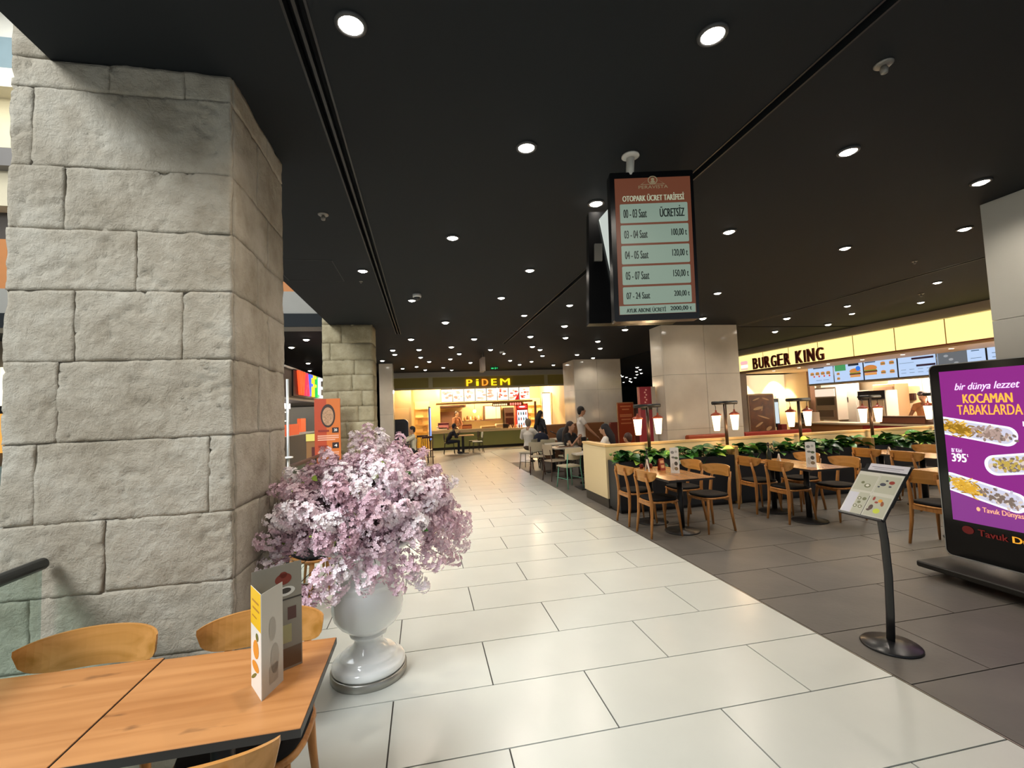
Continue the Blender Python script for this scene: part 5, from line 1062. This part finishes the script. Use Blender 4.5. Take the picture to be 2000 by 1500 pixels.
# ================================================================= METAL-LEGGED CHAIRS, TABLES, PEOPLE
def shell_chair(loc, rz, label, legc, shellc, group):
    t = thing('shell_chair', label, 'chair', loc, rz, group); L = mat('tube_'+legc.strip('#'), legc, rough=.35, metal=.2); Sm = mat('shell_'+shellc.strip('#'), shellc, rough=.5)
    MB().prism(rrect(-.2, -.2, .2, .2, .05, 4), FR((0, 0, .45), (1, 0, 0), (0, 1, 0)), -.012, .012).build('seat', Sm, t)
    vs = []; fs = []; n = 10
    for i in range(n+1):
        u = -1+2*i/n; y = -.23+.045*u*u; x = .205*u; hh = .24*(1-.12*u**8); z0 = .59+.02*u*u
        for (dy, z) in ((0, z0), (0, z0+hh), (.014, z0+hh), (.014, z0)): vs.append((x, y-.08*(z-.45)+dy, z))
    for i in range(n):
        for k in range(4): fs.append((i*4+k, i*4+(k+1) % 4, i*4+4+(k+1) % 4, i*4+4+k))
    fs += [(3, 2, 1, 0), (n*4, n*4+1, n*4+2, n*4+3)]
    MB().add(vs, fs).build('backrest', Sm, t)
    for s in (-1, 1):
        MB().tube([(s*.15, .16, .43), (s*.19, .2, 0)], .011, 8).build('leg', L, t)
        MB().tube([(s*.19, -.24, 0), (s*.165, -.19, .44), (s*.16, -.235, .72)], .011, 8).build('leg', L, t)
    MB().tube([(-.15, .15, .43), (.15, .15, .43), (.165, -.185, .435), (-.165, -.185, .435), (-.15, .15, .43)], .009, 6).tube([(-.178, .19, .2), (-.18, -.215, .2)], .007, 6).tube([(.178, .19, .2), (.18, -.215, .2)], .007, 6).build('frame', L, t)
    return t
GM = 'light chairs by the walkway'
shell_chair((2.98, 9.25, 0), 0.25, 'beige shell chair with mint green tube legs beside the cream block', '#6fb39a', '#b9ae93', GM)
shell_chair((3.42, 8.55, 0), pi/2+.2, 'beige shell chair half hidden behind the cream block end', '#7a6a5c', '#a8937c', GM)
shell_chair((3.0, 10.35, 0), -pi/2+.3, 'wide beige shell chair with brown legs, second table', '#5a4438', '#b5a48c', GM)
shell_chair((2.86, 11.55, 0), -.2, 'beige chair with red-brown back loop at the walkway edge', '#4d2a20', '#b8ab92', GM)
shell_chair((3.35, 12.3, 0), -.1, 'grey-beige shell chair with thin legs farther along the walkway', '#5f5a50', '#aaa48c', GM)
shell_chair((2.9, 12.7, 0), .9, 'grey-beige shell chair closest to the far shop', '#5f5a50', '#a49d88', GM)
shell_chair((3.6, 11.2, 0), .1, 'grey-beige shell chair hung with a dark jacket', '#5f5a50', '#aaa48c', GM)
M_gt = mat('grey_tabletop', '#b5aea3', rough=.35)
def square_table(x, y, w, d, lbl, m=M_gt, z=.74):
    t = thing('cafe_table', lbl, 'table', (x, y, 0), 0, 'light café tables')
    MB().prism(rrect(-w/2, -d/2, w/2, d/2, .03, 3), FR((0, 0, z-.03), (1, 0, 0), (0, 1, 0)), 0, .03).build('tabletop', m, t)
    MB().box((-.05, -.05, .02), (.05, .05, z-.03)).build('pedestal', M_black, t); MB().box((-.22, -.22, 0), (.22, .22, .02), ch=.004).build('base_plate', M_black, t)
square_table(3.3, 9.0, .66, .62, 'café table with black post next to the mint legged chair'); square_table(3.35, 10.55, .75, .7, 'white café table with black post holding trays'); square_table(3.35, 11.75, .7, .7, 'far café table with black post by the walkway'); square_table(4.0, 10.3, .8, .6, 'round-cornered table before the woman in black', mat('dark_top', '#6f655c', rough=.3)); square_table(4.35, 9.35, .6, .6, 'table beside the person in the white shirt', mat('pinkish_top', '#b09484', rough=.3))
square_table(1.55, 18.85, .9, .6, 'far dark based table in front of the olive counter', mat('tan_top', '#c39a68', rough=.3)); square_table(-.85, 15.1, .8, .7, 'far dark table behind the flowers', mat('dark_top2', '#3a2c28', rough=.4)); square_table(4.3, 13.6, .8, .8, 'far table by the long-haired person', M_gt)
shell_chair((2.15, 18.8, 0), pi/2, 'white backed far chair right of the man in black', '#201c1a', '#b7bdb4', 'far chairs'); shell_chair((2.05, 19.4, 0), pi/2, 'dark far chair against the olive counter', '#15130f', '#2a2620', 'far chairs'); shell_chair((1.0, 18.8, 0), -pi/2, 'dark chair under the seated man in black', '#15130f', '#1d1a18', 'far chairs')
# slatted dark-red wooden chairs near the totem screen
for (x, y, rz, l) in ((.0, 15.6, .4, 'dark wooden spindle back chair right behind the blossom top'), (-.15, 16.6, .3, 'dark wooden spindle back chair farther behind the blossom')):
    t = thing('spindle_chair', l, 'chair', (x, y, 0), rz, 'spindle chairs'); m = mat('dark_red_wood', '#3c1a12', rough=.4)
    MB().box((-.21, -.2, .43), (.21, .2, .46), ch=.006).build('seat', m, t)
    for a, b in ((-.19, .18), (.19, .18)): MB().tube([(a, b, 0), (a, b, .43)], .016, 8).build('leg', m, t)
    for a in (-.19, .19): MB().tube([(a, -.22, 0), (a, -.19, .45), (a, -.24, .9)], .017, 8).build('leg', m, t)
    MB().box((-.2, -.255, .86), (.2, -.225, .93), ch=.006).build('top_rail', m, t)
    for k in range(5): MB().tube([(-.13+.065*k, -.19, .46), (-.13+.065*k, -.238, .87)], .008, 6).build('spindle', m, t)
# trays and dishes
for (x, y, z, c, l) in ((3.3, 10.5, .74, '#6b4a30', 'brown serving tray with food on the white café table'), (3.95, 10.35, .74, '#2e2a28', 'dark tray with plates before the woman in black'), (4.4, 9.35, .74, '#c9a58c', 'small tray by the person in white')):
    t = thing('serving_tray', l, 'tray', (x, y, z), 0, 'serving trays'); MB().box((-.19, -.13, 0), (.19, .13, .012), ch=.003).build('tray_base', mat('tray_'+c.strip('#'), c, rough=.4), t)
    MB().lathe([(.05, .013), (.08, .03), (.078, .033), (.001, .02)], (-.07, 0, 0), 16).build('plate', mat('china', '#e6e2d8', rough=.3), t); MB().lathe([(.03, .013), (.036, .09), (.001, .09)], (.1, .03, 0), 12).build('cup', mat('cup_paper', '#cfb79a', rough=.5), t)
t = thing('green_bottle', 'small green bottle on the tray before the woman in black', 'bottle', (3.78, 10.2, .74)); MB().lathe([(.03, 0), (.032, .1), (.012, .15), (.012, .19)], n=12).build('bottle_body', mat('green_glass_b', '#1f6a44', rough=.2), t); MB().lathe([(.014, .19), (.014, .205), (.001, .207)], n=10).build('cap', M_white, t)
# coat and pushchair
t = thing('dark_coat', 'dark navy coat draped over the chair next to the fair-haired person', 'coat', (3.45, 13.3, 0), world=True)
def blob(parts, vox, it=2):
    """joins overlapping shapes into one continuous skin"""
    mb = MB()
    for p in parts:
        if p[0] == 'b': mb.ball(p[1], p[2], 14, 10)
        else: mb.tube(p[1], p[2], 12, sq=p[3] if len(p) > 3 else None)
    me = mb.mesh('body'); ob = bpy.data.objects.new('tmp', me); COL.objects.link(ob)
    r = ob.modifiers.new('r', 'REMESH'); r.mode = 'VOXEL'; r.voxel_size = vox; r.use_smooth_shade = True
    s = ob.modifiers.new('s', 'SMOOTH'); s.iterations = it; s.factor = .5
    dg = bpy.context.evaluated_depsgraph_get(); out = bpy.data.meshes.new_from_object(ob.evaluated_get(dg))
    bpy.data.objects.remove(ob); bpy.data.meshes.remove(me); return out
def put(me, nm, m, parent, loc=None):
    me.name = nm; me.materials.clear(); me.materials.append(m); o = bpy.data.objects.new(nm, me); COL.objects.link(o); o.parent = parent
    if loc: o.location = loc
    return o
put(blob([('b', (0, 0, .78), (.24, .12, .2)), ('b', (.05, -.02, .55), (.26, .12, .22)), ('b', (-.15, .02, .62), (.12, .1, .24))], .02), 'coat_cloth', mat('navy_cloth', '#1f2233', rough=.9), t)
t = thing('pushchair', 'dark grey hooded pushchair beside the group near the white lit panel', 'pushchair', (4.1, 13.0, 0))
put(blob([('b', (0, 0, .85), (.26, .2, .26)), ('b', (.1, -.05, .72), (.27, .2, .18))], .02), 'hood', mat('pram_grey', '#33363c', rough=.8), t); put(blob([('b', (.05, -.05, .55), (.3, .22, .2))], .02), 'seat_cloth', mat('pram_black', '#141416', rough=.8), t)
MB().tube([(-.2, .15, .9), (-.36, .3, 1.0)], .014, 8).tube([(-.2, .1, .7), (.22, -.2, .12)], .012, 8).tube([(.2, .1, .7), (-.22, .2, .12)], .012, 8).build('frame', M_black, t)
for a, b in ((-.22, -.2), (.22, -.2), (-.22, .2), (.22, .2)): MB().tube([(a-.012, b, .1), (a+.012, b, .1)], .1, 16).build('wheel', M_black, t)

def ik(a, b, l1, l2, pole):
    a, b, pole = Vector(a), Vector(b), Vector(pole); d = b-a; L = min(d.length, l1+l2-.005); dn = d.normalized()
    x = (l1*l1-l2*l2+L*L)/(2*L); hgt = math.sqrt(max(0, l1*l1-x*x)); pn = (pole-dn*pole.dot(dn)).normalized()
    return a+dn*x+pn*hgt, a+dn*L
def hand(parts, w, dirv, side, palm=Vector((0, 0, -1)), vox=1):
    d = Vector(dirv).normalized(); s = d.cross(Vector(palm)).normalized()*side; pn = Vector(palm).normalized(); w = Vector(w)
    parts.append(('t', [w, w+d*.045, w+d*.085], [.022, .032, .030], (1, .62)))
    for k, l in enumerate((.072, .08, .075, .058)):
        b = w+d*.08+s*(-.028+.0185*k); parts.append(('t', [b, b+d*l*.5+pn*.006, b+d*l*.8+pn*.02], [.0095, .009, .0075]))
    b = w+d*.025+s*-.03; parts.append(('t', [b, b-s*.025+d*.028, b-s*.03+d*.055+pn*.008], [.012, .010, .008]))
def person(loc, rz, lbl, pose, top, bottom, skin, hair, long_hair=False, sleeves='short', hands=None, lean=.0, head_turn=0.0, scale=1.0, cap=None, hood=False, group=None):
    t = thing('person', lbl, 'person', loc, rz, group); t.scale = (scale,)*3
    sit = pose == 'sit'; hz = .52 if sit else .93
    P = Vector((0, -.05 if sit else 0, hz)); ch_ = P+Vector((0, .33*sin(lean), .33*cos(lean))); nk = P+Vector((0, .50*sin(lean), .50*cos(lean))); hd = nk+Vector((0, .03+.06*sin(lean), .155))
    sk = []; cl_ = []; tr = []
    sk += [('t', [P, ch_, nk-Vector((0, 0, .05))], [.10, .11, .05], (1, .6)), ('t', [nk-Vector((0, 0, .04)), hd], [.052, .05])]
    fwd = Vector((sin(head_turn), cos(head_turn), 0)); sd_ = Vector((cos(head_turn), -sin(head_turn), 0))
    sk += [('b', hd, (.078, .092, .108)), ('b', hd+fwd*.03-Vector((0, 0, .06)), (.055, .06, .055)), ('t', [hd+fwd*.085+Vector((0, 0, .015)), hd+fwd*.112-Vector((0, 0, .022))], [.010, .016])]
    for s in (-1, 1): sk.append(('b', hd+sd_*s*.078-Vector((0, 0, .005)), (.012, .018, .028)))
    sk.append(('t', [hd+fwd*.088-Vector((0, 0, .055))-sd_*.022, hd+fwd*.093-Vector((0, 0, .055)), hd+fwd*.088-Vector((0, 0, .055))+sd_*.022], [.007, .009, .007]))
    cl_ += [('t', [P+Vector((0, 0, -.03)), P+Vector((0, .01, .12)), ch_, nk-Vector((0, 0, .06))], [.145, .125, .148, .075], (1.12, .78))]
    for s in (-1, 1):
        sh_ = nk+Vector((s*.165, 0, -.07)); hp = P+Vector((s*.085, 0, -.02))
        tgt = Vector((hands[0 if s < 0 else 1])) if hands else Vector((s*.24, .08, hz-.05))
        el, wr = ik(sh_, tgt, .28, .25, (s*.6, -.3, -.8)); cl_.append(('t', [nk+Vector((s*.04, 0, -.05)), sh_, sh_+(el-sh_)*(.5 if sleeves == 'short' else 1.0)], [.07, .068, .058]))
        if sleeves == 'long': cl_.append(('t', [el, el+(wr-el)*.92], [.054, .038]))
        sk.append(('t', [sh_, el, wr], [.05, .038, .027])); hand(sk, wr, (wr-el), s)
        if sit:
            kn = hp+Vector((s*.05, .43, .0)); an = Vector((kn.x, kn.y-.02, .08))
        else:
            kn = hp+Vector((s*.015, .02, -.43)); an = Vector((kn.x, -.01, .08))
        tr.append(('t', [hp, kn, an], [.098, .062, .042])); sk.append(('t', [hp, kn, an], [.07, .05, .035]))
        tr.append(('b', P+Vector((0, 0, -.03)), (.16, .12, .10)))
        foot = MB().tube([(an.x, an.y-.05, .045), (an.x, an.y+.06, .05), (an.x, an.y+.17, .03)], [.04, .042, .028], 10, sq=(1, .9)); foot.build('shoe', M_black, t)
    put(blob(sk, .0115), 'body', mat('skin_'+skin.strip('#'), skin, rough=.6), t); put(blob(cl_, .016), 'shirt', mat('cloth_'+top.strip('#'), top, rough=.85), t); put(blob(tr, .02), 'trousers', mat('cloth_'+bottom.strip('#'), bottom, rough=.85), t)
    hp_ = [('b', hd-fwd*.018+Vector((0, 0, .028)), (.092, .100, .100)), ('b', hd-fwd*.05-Vector((0, 0, .02)), (.075, .06, .085))]
    if long_hair: hp_ += [('t', [hd-fwd*.05, nk-fwd*.11, ch_-fwd*.15+Vector((0, 0, -.05))], [.085, .085, .06])]
    else: pass
    if hair: put(blob(hp_, .013), 'hair', mat('hair_'+hair.strip('#'), hair, rough=.6), t)
    em_ = mat('eye', '#1a1412', rough=.2)
    for s in (-1, 1): MB().ball(hd+fwd*.084+sd_*s*.03+Vector((0, 0, .018)), (.010, .006, .006), 8, 6).build('eye', em_, t)
    if cap: put(blob([('b', hd+Vector((0, 0, .06)), (.098, .11, .07)), ('b', hd+fwd*.11+Vector((0, 0, .045)), (.07, .06, .012))], .012), 'cap', mat('cap_'+cap.strip('#'), cap, rough=.7), t)
    return t
PB = pi
person((3.92, 11.0, 0), -pi/2-.15, 'standing woman in a white sleeveless top and dark trousers, short dark hair', 'stand', '#d9d2ca', '#1f1c1e', '#b98a6c', '#191412', hands=((-.22, .12, .80), (.2, .36, .92)), scale=1.0)
person((3.52, 10.75, 0), -pi/2-.9, 'seated woman in black with clasped hands at her chin, elbows on the table', 'sit', '#1b1b1d', '#222222', '#b98d72', '#2c1c16', long_hair=True, hands=((-.04, .26, .90), (.04, .26, .90)), scale=1.04, lean=.12)
person((3.82, 9.3, 0), 1.0, 'seated person in a white shirt seen from behind, dark hair', 'sit', '#e2ddd6', '#2a2a30', '#b98d72', '#15111a', long_hair=True, hands=((-.2, .3, .8), (.15, .35, .8)))
person((4.05, 8.65, 0), .6, 'child with brown hair just showing over the cream partition', 'sit', '#7a4030', '#2a2a30', '#b98d72', '#3a2018', scale=.86, hands=((-.15, .3, .78), (.15, .3, .78)))
person((3.72, 14.35, 0), -pi/2+.4, 'person with very long black hair standing in the middle distance', 'stand', '#22222a', '#1c1c24', '#b98a6c', '#120e0e', long_hair=True, sleeves='long', scale=.96)
person((3.17, 13.65, 0), -.7, 'fair-haired person in a white top seated beside the navy coat', 'sit', '#cfc9c0', '#4a3a2c', '#c99a80', '#6f6253', sleeves='long', hands=((-.2, .3, .8), (.2, .3, .85)), scale=1.08)
person((1.0, 18.8, 0), -pi/2, 'man in black seated at the far table before the olive counter', 'sit', '#131316', '#1c1c20', '#7d5a46', '#15100e', sleeves='long', hands=((-.1, .38, .84), (.1, .38, .84)), lean=.45)
person((1.5, 22.2, .05), pi+.6, 'shop worker in a brown apron leaning behind the far counter', 'stand', '#8a5a3c', '#3a2a20', '#c49a78', '#2c1a12', sleeves='long', hands=((-.2, .35, .95), (.2, .35, .95)), lean=.15)
person((-.42, 15.2, 0), pi/2+.2, 'woman in a white blouse seated behind the blossom, hair tied up', 'sit', '#cfc6ac', '#2c2a2c', '#b98d72', '#1c1412', sleeves='long', hands=((-.15, .45, .82), (.15, .45, .82)), scale=1.0)
person((12.05, 8.95, .02), pi/2+.2, 'burger shop worker in a dark cap behind the counter', 'stand', '#c98a5c', '#2a1c18', '#a9785a', None, cap='#2c1410', hands=((-.2, .3, 1.0), (.2, .3, 1.0)))
